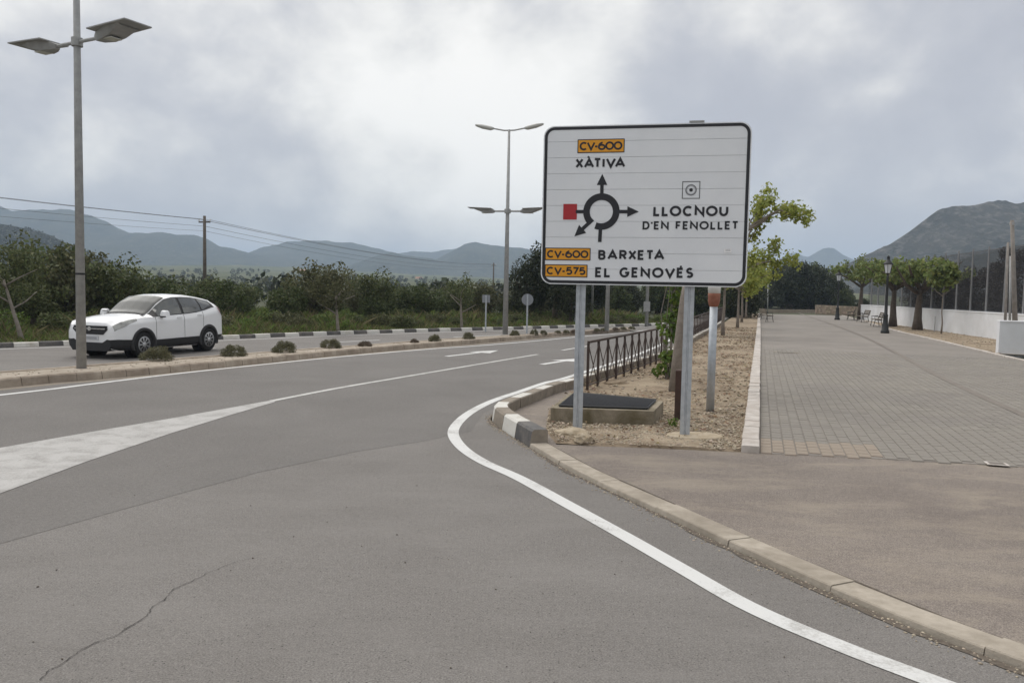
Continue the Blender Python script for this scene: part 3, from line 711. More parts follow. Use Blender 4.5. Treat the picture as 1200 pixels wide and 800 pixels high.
def text(s, x0, x1, zb, zt, th, parent=sign, name='lettering', y=-.005, slope=0.0, m=None):
    h = zt - zb; tp = th * h; adv = []; gap = .30
    acc = {'À': ('A', 'g'), 'É': ('E', 'a')}
    raw = 0
    for ch in s:
        base = acc.get(ch, (ch,))[0]; w = .45 if ch == ' ' else G[base][0] + th; adv.append(w); raw += w
    sp_ = ((x1 - x0) / h - raw) / max(1, len(s) - 1)
    KERN = {'AT': -.16, 'XA': -.05, 'VA': -.20, 'TA': -.17, 'ET': -.05, 'OV': -.09, 'VE': -.07, 'AR': -.03, 'XE': -.06, 'CV': -.06, 'RX': -.04, 'LO': -.05, 'LE': -.03, 'V-': -.10, "D'": -.05, "'E": -.05, '57': -.04}
    flat_s = [acc.get(c, (c,))[0] for c in s]; kn = [KERN.get(flat_s[i] + flat_s[i + 1], 0) for i in range(len(s) - 1)] + [0]
    sp_ -= sum(kn) / max(1, len(s) - 1); adv = [a + b for a, b in zip(adv, kn)]
    x = x0; mb = MB(); k = 0
    for ch, w in zip(s, adv):
        if ch != ' ':
            base, ac = (acc[ch] + ('',))[:2] if ch in acc else (ch, '')
            gw = G[base][0]
            def mpnt(p): X_ = x + tp / 2 + p[0] * gw * h; return (X_, zb + tp / 2 + p[1] * (h - tp) + slope * (X_ - x0))
            for st in G[base][1]:
                q = [mpnt(p) for p in st]; closed = len(q) > 20 and (Vector(q[0]) - Vector(q[-1])).length < 1e-6
                ribbon(mb, q[:-1] if closed else q, tp, y - .00012 * (k % 4), closed); k += 1
            if ac:
                q = [(.62, 1.32), (.42, 1.2)] if ac == 'g' else [(.42, 1.2), (.75, 1.34)]
                if ac == 'g': q = [(.30, 1.36), (.52, 1.2)]
                ribbon(mb, [mpnt(p) for p in q], tp * .8, y - .0006)
        x += (w + sp_) * h
    return mb.build(name, m or M['sign_black'], parent)
def ztext(s, zx0, zx1, zt0, zb0, zt1, zb1, th, parent=sign, y=-.005):    # measured corners of the word
    a, b, c, d_ = zq(zx0, zt0), zq(zx0, zb0), zq(zx1, zt1), zq(zx1, zb1)
    h = ((a[1] - b[1]) + (c[1] - d_[1])) / 2
    return text(s, (a[0] + b[0]) / 2, (c[0] + d_[0]) / 2, b[1], b[1] + h, th, parent, y=y, slope=(d_[1] - b[1]) / (d_[0] - b[0]))
def route(zx0, zx1, t0, b0, t1, b1, txt):
    q = [zq(zx0, t0), zq(zx1, t1), zq(zx1, b1), zq(zx0, b0)]
    x0, x1 = (q[0][0] + q[3][0]) / 2, (q[1][0] + q[2][0]) / 2; z1, z0 = (q[0][1] + q[1][1]) / 2, (q[2][1] + q[3][1]) / 2
    p = flat('route_panel', rrect(x1 - x0, z1 - z0, .006, x0, z0, 2), M['sign_black'], -.0042)
    flat('panel_face', rrect(x1 - x0 - .022, z1 - z0 - .022, .004, x0 + .011, z0 + .011, 2), M['sign_orange'], -.0050, p)
    w, h = x1 - x0, z1 - z0
    text(txt, x0 + w * .045, x1 - w * .045, z0 + h * .19, z1 - h * .19, .22, p, y=-.0058)
route(456, 640, 147, 200, 140, 195, 'CV-600')
route(329, 507, 568, 616, 568, 618, 'CV-600')
route(328, 495, 633, 682, 633, 683, 'CV-575')
ztext('XÀTIVA', 448, 643, 219, 258, 216, 255, .225)
ztext('LLOCNOU', 752, 1045, 405, 445, 403, 445, .225)
ztext("D'EN FENOLLET", 710, 1085, 465, 497, 463, 497, .215)
ztext('BARXETA', 537, 796, 576, 615, 577, 616, .225)
ztext('EL GENOVÉS', 525, 908, 643, 683, 646, 686, .225)
# roundabout diagram
cz = zq(549, 427); ro = (zq(620, 427)[0] - zq(478, 427)[0]) / 2; ri = ro * .635; rm, rt = (ro + ri) / 2, ro - ri
mb = MB(); ribbon(mb, arc(cz[0], cz[1], rm, rm, -112, 222, 40), rt, -.0045); mb.build('roundabout_ring', M['sign_black'], sign)
def dg(p, a, b): return (cz[0] + p * a, cz[1] + p * b)
U = ro
sw_ = .095 * U * 2
def arrowp(ang, r0, r1, w, hl, hw, name='route_arrow', head=True):
    ca, sa = math.cos(R(ang)), math.sin(R(ang)); mb = MB()
    def P(r, o): return (cz[0] + r * ca - o * sa, -.0047, cz[1] + r * sa + o * ca)
    if head: mb.add([P(r0, -w), P(r0, w), P(r1 - hl, w), P(r1 - hl, -w)], [(3, 2, 1, 0)]); mb.add([P(r1 - hl, -hw), P(r1 - hl, hw), P(r1, 0)], [(2, 1, 0)])
    else: mb.add([P(r0, -w), P(r0, w), P(r1, w), P(r1, -w)], [(3, 2, 1, 0)])
    o = mb.build(name, M['sign_black'], sign)
    for p in o.data.polygons:
        if p.normal.y > 0: o.data.flip_normals(); break
arrowp(90, ro * .98, ro * 2.05, U * .095, U * .60, U * .29)
arrowp(0, ro * .98, ro * 2.04, U * .095, U * .62, U * .29)
arrowp(180, ro * .98, ro * 1.42, U * .095, 0, 0, 'route_stem', False)
arrowp(-91.5, ro * .9, ro * 1.66, U * .10, 0, 0, 'route_stem', False)
arrowp(-137, ro * .62, ro * 2.0, U * .10, U * .62, U * .30)
a, b = zq(401, 397), zq(453, 458); flat('red_square', [(a[0], b[1]), (b[0], b[1]), (b[0], a[1]), (a[0], a[1])], M['sign_red'], -.0046)
a, b = zq(867, 310), zq(932, 375)
mb = MB(); ribbon(mb, [(a[0], b[1]), (b[0], b[1]), (b[0], a[1]), (a[0], a[1])], .008, -.0046, True); sq = mb.build('town_symbol', M['sign_black'], sign)
c_ = ((a[0] + b[0]) / 2, (a[1] + b[1]) / 2); s_ = (b[0] - a[0]) / 2
mb = MB(); ribbon(mb, arc(c_[0], c_[1], s_ * .56, s_ * .56, 0, 360, 24)[:-1], .020, -.0047, True); mb.build('symbol_ring', M['grey_film'], sq)
mb = MB(); ribbon(mb, arc(c_[0], c_[1], s_ * .62, s_ * .62, 0, 360, 24)[:-1], .006, -.0049, True); mb.build('symbol_ring', M['sign_black'], sq)
flat('symbol_dot', arc(c_[0], c_[1], s_ * .21, s_ * .21, 0, 360, 16)[:-1], M['sign_black'], -.0048, sq)
a, b = zq(1030, 571), zq(1057, 587)
st = flat('sticker', [(a[0], b[1] - .002), (b[0], b[1] + .004), (b[0] - .004, a[1] + .003), (a[0] - .003, a[1] - .004)], mat('sticker_white', (.86, .86, .86), rough=.5), -.0045)
for k in (.35, .68):
    flat('sticker_line', [(a[0] + .012, b[1] + (a[1] - b[1]) * k), (b[0] - .012, b[1] + (a[1] - b[1]) * k + .004), (b[0] - .012, b[1] + (a[1] - b[1]) * k + .010), (a[0] + .012, b[1] + (a[1] - b[1]) * k + .006)], M['grey_film'], -.0051, st)
a, b = zq(893, 74), zq(952, 70); mb = MB(); mb.box(((a[0] + b[0]) / 2, .02, SZ0 + SH + .014), (b[0] - a[0], .05, .022)); mb.build('top_clip', M['galv_dull'], sign)
for z in (.35, 1.0, 1.65):
    mb = MB(); mb.box((SW / 2, .065, SZ0 + z), (SW * .92, .04, .05)); mb.build('back_rail', M['galv_dull'], sign)
def sign_post(px, py, nm='post'):
    w, _ = sp(px, 400); hw, dp, gv = .062, .06, .012
    prof = [(-hw, 0), (-hw * .22, 0), (-hw * .14, gv), (hw * .14, gv), (hw * .22, 0), (hw, 0), (hw, .008), (hw * .8, .008), (hw * .8, dp), (-hw * .8, dp), (-hw * .8, .008), (-hw, .008)]
    mb = MB(); mb.prism([(w + a, .088 + b) for a, b in prof], -.1, SZ0 + SH - .1); return mb.build(nm, M['galv'], sign)
sign_post(678.2, 420); sign_post(806, 430)

# footing and rock at the posts
def blob(name, rad, m, loc, seed, label, cat, n=2, nz=.12):
    import bmesh
    bm = bmesh.new(); bmesh.ops.create_icosphere(bm, subdivisions=3, radius=1); rr = random.Random(seed)
    from mathutils import noise
    for v in bm.verts:
        k = 1 + nz * 2 * noise.noise(v.co * 1.6 + Vector((seed, 0, 0))) + nz * noise.noise(v.co * 4 + Vector((0, seed, 0)))
        v.co = Vector((v.co.x * rad[0], v.co.y * rad[1], v.co.z * rad[2])) * k
    me = bpy.data.meshes.new(name); bm.to_mesh(me); bm.free(); me.materials.append(m)
    o = link(name, me, None, loc); tag(o, label, cat); return o
p = at(672, 510, .04); blob('concrete_footing', (.24, .20, .085), M['rock'], (p.x - .02, p.y + .02, .045), 3, 'pale rough concrete footing at the base of the left sign post', 'footing')
p = at(681, 517, .06); blob('rock', (.115, .08, .075), M['rock'], (p.x + .03, p.y, .085), 8, 'brown rounded rock lying against the left sign post footing', 'rock', nz=.2)
p = at(814, 512, .05); mb = MB(); mb.lathe([(.35, -.1), (.36, .045), (.345, .062)], 40)
o = mb.build('concrete_disc', M['rock'], None, loc=(p.x + .01, p.y + .04, .01)); o.scale = (1, .72, 1); tag(o, 'flat round concrete footing at the base of the right sign post', 'footing')
p = at(722, 449, .06); blob('mud_lump', (.26, .16, .06), M['soil'], (p.x, p.y, .06), 12, 'low flat lump of brown earth behind the plinth near the railing', 'earth lump')

# ---------------------------------------------------------------- concrete plinth with black grating
q = [Vector((.55, 11.05, 0)), Vector((1.945, 10.93, 0)), Vector((2.27, 11.98, 0)), Vector((.93, 12.75, 0))]
base = q[0].copy(); plinth = thing('drain_plinth', 'low stained concrete plinth with a black grating lid beside the sign', 'plinth', tuple(base))
ql = [v - base for v in q]; cen = sum(ql, Vector()) / 4
mb = MB()
top = [cen + (v - cen) * 1.0 for v in ql]; mb.prism([(v.x, v.y) for v in top], -.05, .25); mb.build('concrete_base', M['plinth'], plinth)
lid = [cen + (v - cen) * .86 + Vector((0, .02, 0)) for v in ql]
gr = MB(); gr.prism([(v.x, v.y) for v in lid], .252, .268); lo = gr.build('grating', M['grate'], plinth)
fr = MB()
for i in range(4):
    a, b = lid[i], lid[(i + 1) % 4]; fr.tube([a + Vector((0, 0, .272)), b + Vector((0, 0, .272))], .014, 4)
fr.build('grating_frame', M['black_iron'], lo)
bars = MB()
for i in range(1, 30):
    t = i / 30; a, b = lid[0].lerp(lid[3], t), lid[1].lerp(lid[2], t); bars.tube([a + Vector((0, 0, .272)), b + Vector((0, 0, .272))], .007, 4)
for i in range(1, 10):
    t = i / 10; a, b = lid[0].lerp(lid[1], t), lid[3].lerp(lid[2], t); bars.tube([a + Vector((0, 0, .270)), b + Vector((0, 0, .270))], .006, 4)
kind(bars.build('grating_bars', M['grate'], lo), 'stuff')

# ---------------------------------------------------------------- railing
def railing(pts, label, bay=.72, h=.90):
    P = Path(pts, .5); n = round(P.len / bay); o0 = P.pos(0)
    t = thing('railing', label, 'railing', (o0.x, o0.y, .03)); nodes = [P.pos(P.len * i / n) - o0 for i in range(n + 1)]
    mb = MB()
    for a, b in zip(nodes, nodes[1:]):
        d = (b - a); c = (a + b) / 2; mb.box((c.x, c.y, h), (d.length + .002, .045, .04), math.atan2(d.y, d.x))
    mb.build('top_rail', M['rail'], t)
    mb = MB()
    for a, b in zip(nodes, nodes[1:]):
        d = (b - a); c = (a + b) / 2; mb.box((c.x, c.y, .10), (d.length - .04, .022, .022), math.atan2(d.y, d.x))
    mb.build('bottom_rail', M['rail'], t)
    a0 = math.atan2(nodes[1].y - nodes[0].y, nodes[1].x - nodes[0].x)
    pm = MB().box((0, 0, h / 2 - .06), (.042, .042, h + .08)).mesh('post', M['rail'])
    for v in nodes: link('post', pm, t, (v.x, v.y, 0), a0)
    dg_ = nodes[1] - nodes[0]; bl = dg_.length
    d1 = MB().tube([(0.02, .008, h - .03), (bl - .02, .008, .11)], .0095, 5).mesh('diagonal_bar', M['rail'])
    d2 = MB().tube([(0.02, -.012, .11), (bl - .02, -.012, h - .03)], .0095, 5).mesh('diagonal_bar', M['rail'])
    for a, b in zip(nodes, nodes[1:]):
        az = math.atan2(b.y - a.y, b.x - a.x)
        link('diagonal_bar', d1, t, (a.x, a.y, 0), az); link('diagonal_bar', d2, t, (a.x, a.y, 0), az)
    return t
railing([(1.40, 14.8), (2.8, 18.4), (4.22, 22.1)], 'rusty brown metal railing ending behind the left sign post')
railing([(5.0, 24.8), (7.45, 33), (10.5, 43), (15.0, 58)], 'rusty brown railing running on beyond the leafy leaning tree', .9)

# ---------------------------------------------------------------- posts in the bed
p = at(832, 483, .04); bp_ = thing('marker_post', 'grey steel post with a terracotta collar under a white cap, behind the sign', 'post', (p.x, p.y, .03))
MB().lathe([(.062, -.1), (.060, 1.70)], 14).build('pole', M['galv'], bp_, True)
MB().lathe([(.060, 1.63), (.078, 1.66), (.090, 1.72), (.093, 1.80), (.093, 1.835)], 16).build('collar', M['terra'], bp_, True)
MB().lathe([(.0935, 1.836), (.0935, 1.98), (.08, 2.0)], 16).build('cap', M['white_paint'], bp_, True)
p = at(795, 493, .04); o = MB().box((0, 0, .36), (.12, .12, .82), SANG, .98, .01).build('stub_post', mat('dark_brown_paint', (.045, .026, .02), (.075, .04, .03), 9, .7), None, loc=(p.x, p.y, .0))
tag(o, 'short dark brown square post standing against the right sign post', 'post')

# ---------------------------------------------------------------- foliage builders
def leaves(cent, n_each, rad, size, rng, flat_=.0, asp=.55, squash=1.0, shell=.55):
    cent = np.asarray(cent, float); k = len(cent); rad = np.broadcast_to(np.asarray(rad, float), (k,))
    idx = np.repeat(np.arange(k), n_each); n = len(idx)
    d = rng.normal(size=(n, 3)); d /= np.linalg.norm(d, axis=1)[:, None]
    r = (shell + (1 - shell) * rng.random(n)) ** .8 * rad[idx]; pos = cent[idx] + d * r[:, None] * np.array([1, 1, squash])
    nrm = d * .7 + rng.normal(size=(n, 3)) * .7; nrm[:, 2] += flat_; nrm /= np.linalg.norm(nrm, axis=1)[:, None]
    a = np.cross(nrm, rng.normal(size=(n, 3))); a /= np.linalg.norm(a, axis=1)[:, None]; b = np.cross(nrm, a)
    s = size * rng.uniform(.6, 1.35, n)[:, None]
    V = np.stack([pos - a * s, pos + b * s * asp + a * s * .05, pos + a * s, pos - b * s * asp + a * s * .05], 1).reshape(-1, 3)
    F = np.arange(n * 4).reshape(n, 4); return V, F
def leaf_mesh(name, parts, m):
    Vs, Fs, o = [], [], 0
    for V, F in parts: Vs.append(V); Fs.append(F + o); o += len(V)
    return mesh_np(name, np.concatenate(Vs), np.concatenate(Fs), m)
def crown_clumps(rng, n, rx, ry, rz, cz, bias=.45, low=-1):
    d = rng.normal(size=(n, 3)); d /= np.linalg.norm(d, axis=1)[:, None]; d[:, 2] = np.where(d[:, 2] < low, -d[:, 2], d[:, 2])
    r = bias + (1 - bias) * rng.random(n) ** .6; r *= rng.uniform(.72, 1.12, n)
    return d * r[:, None] * np.array([rx, ry, rz]) + np.array([0, 0, cz])
def trunk_mesh(name, h, r0, m, seed, limbs=4, reach=1.0, lean=0.0, start=.5):
    rr = random.Random(seed); mb = MB(); pts = [(0, 0, -.1)]; rad = [r0 * 1.25]
    for i in range(1, 5):
        t = i / 4; pts.append((lean * h * t + rr.uniform(-.04, .04) * h * .3, rr.uniform(-.04, .04) * h * .3, h * t)); rad.append(r0 * (1 - .55 * t))
    mb.tube(pts, rad, 7)
    for i in range(limbs):
        a = 6.283 * i / limbs + rr.uniform(-.4, .4); k = rr.uniform(start, .95); b = Vector(pts[0]).lerp(Vector(pts[-1]), k)
        e1 = b + Vector((math.cos(a), math.sin(a), rr.uniform(.5, .9))) * reach * .5; e2 = e1 + Vector((math.cos(a + .3), math.sin(a + .3), rr.uniform(.3, 1.0))) * reach * .55
        mb.tube([b, e1, e2], [r0 * .5, r0 * .32, r0 * .12], 5)
    return mb.mesh(name, m, True)
class Kind_:
    def __init__(s, trunks, crowns): s.t = trunks; s.c = crowns
def tree(kd, i, name, label, cat, loc, sc=1.0, rz=0.0, group=None, sz=None):
    t = thing(name, label, cat, loc, rz, group); t.scale = (sc, sc, sz or sc)
    link('trunk', kd.t[i % len(kd.t)], t); link('crown', kd.c[i % len(kd.c)], t); return t
r_ = np.random.default_rng(5)
def mk_orange(seed, m, tall=1.0):
    g = np.random.default_rng(seed); cl = crown_clumps(g, 46, 1.25, 1.25, .95 * tall, 1.35 * tall, .4)
    return leaf_mesh('crown', [leaves(cl, 62, g.uniform(.25, .5, 46), .075, g)], m)
ORANGE = Kind_([trunk_mesh('trunk', 1.1, .09, M['bark_dark'], k, 4, .8) for k in (1, 2)],
               [mk_orange(21, M['leaf_orange']), mk_orange(22, M['leaf_orange2'], 1.1), mk_orange(23, M['leaf_orange']), mk_orange(24, M['leaf_brown'], 1.2), mk_orange(25, M['leaf_orange'], .95)])
def mk_big(seed, m, H, Rr, n=110, leafs=75, size=.10, low=.9):
    g = np.random.default_rng(seed); cl = crown_clumps(g, n, Rr, Rr, (H - low) / 2, (H + low) / 2, .35)
    f = 1 - .45 * np.clip((cl[:, 2] - low) / (H - low), 0, 1); cl[:, 0] *= f + .12; cl[:, 1] *= f + .12
    return leaf_mesh('crown', [leaves(cl, leafs, g.uniform(.25, .62, n) * Rr / 2.2, size, g)], m)
PINE = Kind_([trunk_mesh('trunk', 4.5, .22, M['bark_dark'], k, 6, 1.6, .03) for k in (4, 5)],
             [mk_big(31, M['leaf_pine'], 6.4, 2.6), mk_big(32, M['leaf_oak'], 6.0, 2.7), mk_big(33, M['leaf_pine'], 6.6, 2.3)])
OAK = Kind_([trunk_mesh('trunk', 3.0, .20, M['bark_dark'], k, 6, 1.6) for k in (6, 7)],
            [mk_big(41, M['leaf_oak'], 5.2, 2.9, 120, 70, .12, .1), mk_big(42, M['leaf_pine'], 5.0, 2.8, 120, 70, .12, .0), mk_big(43, M['leaf_orange'], 5.0, 2.8, 120, 70, .12, .0)])

# ---------------------------------------------------------------- left side: verge, scrub, orchard
def beyond(d, o): return far_kerb.off(d, -o)
vpoly = [tuple(beyond(x, .24)[:2]) for x in np.linspace(0, far_kerb.len, 60)] + [tuple(beyond(x, 7.0)[:2]) for x in np.linspace(far_kerb.len, 0, 30)]
kind(sheet('verge', vpoly, .02, M['verge']), 'structure')
def blades(name, n, dlo, dhi, olo, ohi, hlo, hhi, m, seed, wid=.03, hpow=1.0, lean=.35):
    g = np.random.default_rng(seed); D = g.uniform(dlo, dhi, n); O = olo + (ohi - olo) * g.random(n)
    A = np.array([tuple(beyond(float(a), float(b))[:2]) for a, b in zip(D, O)])
    clump = .55 + .9 * (np.sin(A[:, 0] * 1.3 + 2 * np.sin(A[:, 1] * .7)) * .5 + .5) * g.random(n)
    H = (hlo + (hhi - hlo) * g.random(n) ** hpow) * clump * (.35 + .65 * np.clip((O - olo) / (ohi - olo) * 1.6, 0, 1))
    an = g.uniform(0, 6.283, n); lx, ly = g.normal(0, lean, n) * H, g.normal(0, lean, n) * H; w = wid * g.uniform(.6, 1.6, n)
    z0 = np.full(n, .0)
    b0 = np.stack([A[:, 0] - np.cos(an) * w, A[:, 1] - np.sin(an) * w, z0], 1); b1 = np.stack([A[:, 0] + np.cos(an) * w, A[:, 1] + np.sin(an) * w, z0], 1)
    m0 = np.stack([A[:, 0] + lx * .4 + np.cos(an) * w * 1.1, A[:, 1] + ly * .4 + np.sin(an) * w * 1.1, H * .6], 1)
    tp = np.stack([A[:, 0] + lx, A[:, 1] + ly, H], 1)
    V = np.stack([b0, b1, m0, tp], 1).reshape(-1, 3); F = np.arange(n * 4).reshape(n, 4)
    return kind(link(name, mesh_np(name, V, F, m)), 'stuff')
FL = far_kerb.len
blades('tall_grass', 90000, 0, FL - 4, .3, 6.8, .18, .62, M['weed'], 61, .009, 1.2, .45)
blades('dry_grass', 34000, 0, FL - 4, .28, 6.4, .2, .72, M['weed_dry'], 62, .007, 1.2, .4)
blades('field_grass', 60000, 0, FL, 6.0, 26.0, .2, .6, M['weed'], 63, .014, 1.2, .5)
# low scrub clumps, each its own bush
def mk_bush(seed, m, n=20, lf=60, size=.06):
    g = np.random.default_rng(seed); cl = crown_clumps(g, n, .8, .8, .55, .5, .4); return leaf_mesh('bush', [leaves(cl, lf, g.uniform(.18, .38, n), size, g)], m)
BUSH = [mk_bush(71, M['weed']), mk_bush(72, M['leaf_brown']), mk_bush(73, M['leaf_vine']), mk_bush(74, M['leaf_orange2'])]
rb = random.Random(15)
for i in range(90):
    d_ = rb.uniform(1, FL - 6); o_ = rb.uniform(1.0, 6.4); p = beyond(d_, o_); s_ = rb.uniform(.4, .8) * (.65 + .07 * o_)
    o = link('scrub_bush', BUSH[i % 4], None, (p.x, p.y, 0), rb.uniform(0, 6)); o.scale = (s_ * 1.25, s_ * 1.25, s_ * 1.1)
    tag(o, 'low weedy bush on the overgrown verge behind the black and white kerb', 'bush', 'scrub bushes on the far verge')
# orchard rows
cnt = 0
for row in range(5):
    d_ = rb.uniform(0, 2)
    while d_ < FL + 2:
        p = beyond(min(d_, FL), 7.0 + row * 3.6 + rb.uniform(-.7, .7)); s_ = rb.uniform(.62, .98) * (1.0 - .03 * row) * float(np.interp(p.x, [-16, -10, 0], [1.12, 1.0, .9]))
        px = 600 + FPX * p.x / max(p.y, 1)
        if p.y > 12 and -60 < px < 640 and rb.random() < .9:
            tree(ORANGE, rb.randrange(5), 'orange_tree', 'dense green orange tree in the orchard rows behind the overgrown verge', 'tree', (p.x, p.y, 0), s_, rb.uniform(0, 6), 'orange trees in the orchard'); cnt += 1
        d_ += rb.uniform(2.0, 2.9)
# distinct trees on the verge
def pale_tree(px, py, top, lean, label, seed, m, kh=1.0, rr_=1.0, lf=85):
    p = at(px, py, 0); t = thing('verge_tree', label, 'tree', (p.x, p.y, 0))
    H = CAM_H + (far(px, top, p.y).z - CAM_H)
    link('trunk', trunk_mesh('trunk', H * .62, .07, M['bark_pale'], seed, 5, H * .28, lean), t)
    g = np.random.default_rng(seed); cl = crown_clumps(g, 34, rr_ * H * .36, rr_ * H * .36, H * .30, H * .70, .35); cl[:, 0] += lean * H * .6
    link('crown', leaf_mesh('crown', [leaves(cl, lf, g.uniform(.18, .38, 34) * H / 2.6, .050, g)], m), t)
pale_tree(27, 401, 283, -.30, 'young tree with a pale leaning trunk at the left edge behind the kerb', 81, M['leaf_orange2'], rr_=1.1)
pale_tree(397, 391, 313, -.10, 'young tree with a thin pale trunk above the far kerb, mid orchard', 82, M['leaf_brown'], rr_=.95)
pale_tree(541, 386, 322, -.03, 'slender pale-trunked sapling left of the tall double-headed street lamp', 83, M['leaf_orange2'], rr_=.9, lf=40)
for k, (px, py, top, sc, ki) in enumerate(((18, 396, 284, 1, 1), (60, 397, 296, 1, 3), (368, 388, 312, 1, 3), (440, 384, 321, 1, 1))):
    p = at(px, py, 0); H = far(px, top, p.y + 5).z
    tree(ORANGE, ki, 'orchard_tree', ('tall green orchard tree at the left edge under the wooded hill', 'bushy tree standing left of the near street lamp pole', 'dark tree rising above the orchard right of the utility pole', 'olive coloured bushy tree right of the pale-trunked young tree')[k], 'tree', (p.x * 1.15, p.y + 5, 0), H / 2.45, k * 1.3)
# dark evergreens behind the second lamp
PX = [(650, 45, 272, 0), (618, 47, 300, 1), (690, 50, 296, 2), (668, 43.5, 318, 1)]
LB = ['tallest dark pine beside the sign left edge', 'dark pine just right of the double-headed street lamp', 'dark evergreen hidden partly by the sign board', 'low bushy evergreen under the sign, between lamp and left post']
for k, (px, Y, top, ki) in enumerate(PX):
    b = far(px, 380, Y); H = far(px, top, Y).z
    tree(PINE, ki, 'pine_tree', LB[k], 'tree', (b.x, Y, 0), H / 6.4, k * 2.1)
rb = random.Random(22)
for k in range(24):
    px = rb.uniform(655, 880); Y = rb.uniform(62, 84); b = far(px, 370, Y); H = far(px, rb.uniform(322, 336), Y).z
    tree(OAK, k, 'roundabout_tree', 'dark leafy tree in the grove beyond the roundabout, seen under the sign', 'tree', (b.x, Y, 0), H / 5.1, rb.uniform(0, 6), 'trees beyond the roundabout')
rb = random.Random(27)
for k in range(22):
    px = rb.uniform(884, 1012); Y = rb.uniform(100, 128); b = far(px, 366, Y); top = np.interp(px, [884, 900, 925, 950, 968, 984, 1012], [322, 312, 307, 309, 317, 332, 344]) + rb.uniform(-1, 6); H = far(px, top, Y).z
    tree(OAK, k + k % 2, 'grove_tree', 'dark broadleaf tree in the grove closing the end of the promenade', 'tree', (b.x, Y, 0), H / 5.1, rb.uniform(0, 6), 'grove at the promenade end')

# median shrubs
def mk_shrub(seed, m):
    g = np.random.default_rng(seed); n = 60; d = g.normal(size=(n, 3)); d[:, 2] = np.abs(d[:, 2]); d /= np.linalg.norm(d, axis=1)[:, None]
    return leaf_mesh('shrub', [leaves(d * np.array([.38, .36, .27]) * g.uniform(.70, 1.02, (n, 1)) + np.array([0, 0, .0]), 90, .085, .019, g, asp=.35)], m)
SHR = [mk_shrub(91, M['leaf_shrub']), mk_shrub(92, M['leaf_shrub']), mk_shrub(93, M['leaf_shrub2'])]
shr = [(182, 422.5, 47, 20, 0, 'large grey-green shrub in the gravel median in front of the car front wheel'), (272, 417, 37, 16, 1, 'round green shrub in the median just right of the car rear wheel'),
       (332, 412.8, 35, 16, 0, 'domed shrub on the median, second to the right of the car'), (386, 407.8, 30, 13, 1, 'low domed shrub on the median, third to the right of the car'),
       (427, 405.6, 20, 8, 2, 'small flat shrub on the median, fourth to the right of the car'), (485, 401.4, 13, 6, 2, 'tiny brownish shrub on the median left of a rounder green one'),
       (509, 400, 19, 10, 0, 'round green shrub on the median beside the tiny brownish one'), (549, 397.3, 19, 10, 1, 'shrub on the median left of the tall double-headed street lamp'),
       (603, 393.4, 15, 8, 0, 'shrub between the double-headed lamp and the round traffic sign'), (626, 392.2, 12, 8, 1, 'shrub just right of the round traffic sign post'),
       (637, 391.6, 11, 6, 0, 'shrub directly beside the one at the round traffic sign')]
for k, (px, py, w, h, ki, lab) in enumerate(shr):
    p = at(px, py, .14); s_ = w * p.y / FPX / .92
    o = link('median_shrub', SHR[ki], None, (p.x, p.y + .1, .13), k * 1.1); o.scale = (s_, s_, h * p.y / FPX / .36); tag(o, lab, 'shrub', 'domed shrubs along the median')
for k, px in enumerate((654, 664, 673, 700, 708, 722, 731, 741)):
    p = at(px, 390.3 - (px - 654) * .055, .14); o = link('median_shrub', SHR[k % 3], None, (p.x, p.y + .2, .13), k); s_ = 11 * p.y / FPX / .92; o.scale = (s_, s_, s_ * .9)
    tag(o, 'small far shrub on the median seen behind and under the sign', 'shrub', 'far shrubs at the median end')

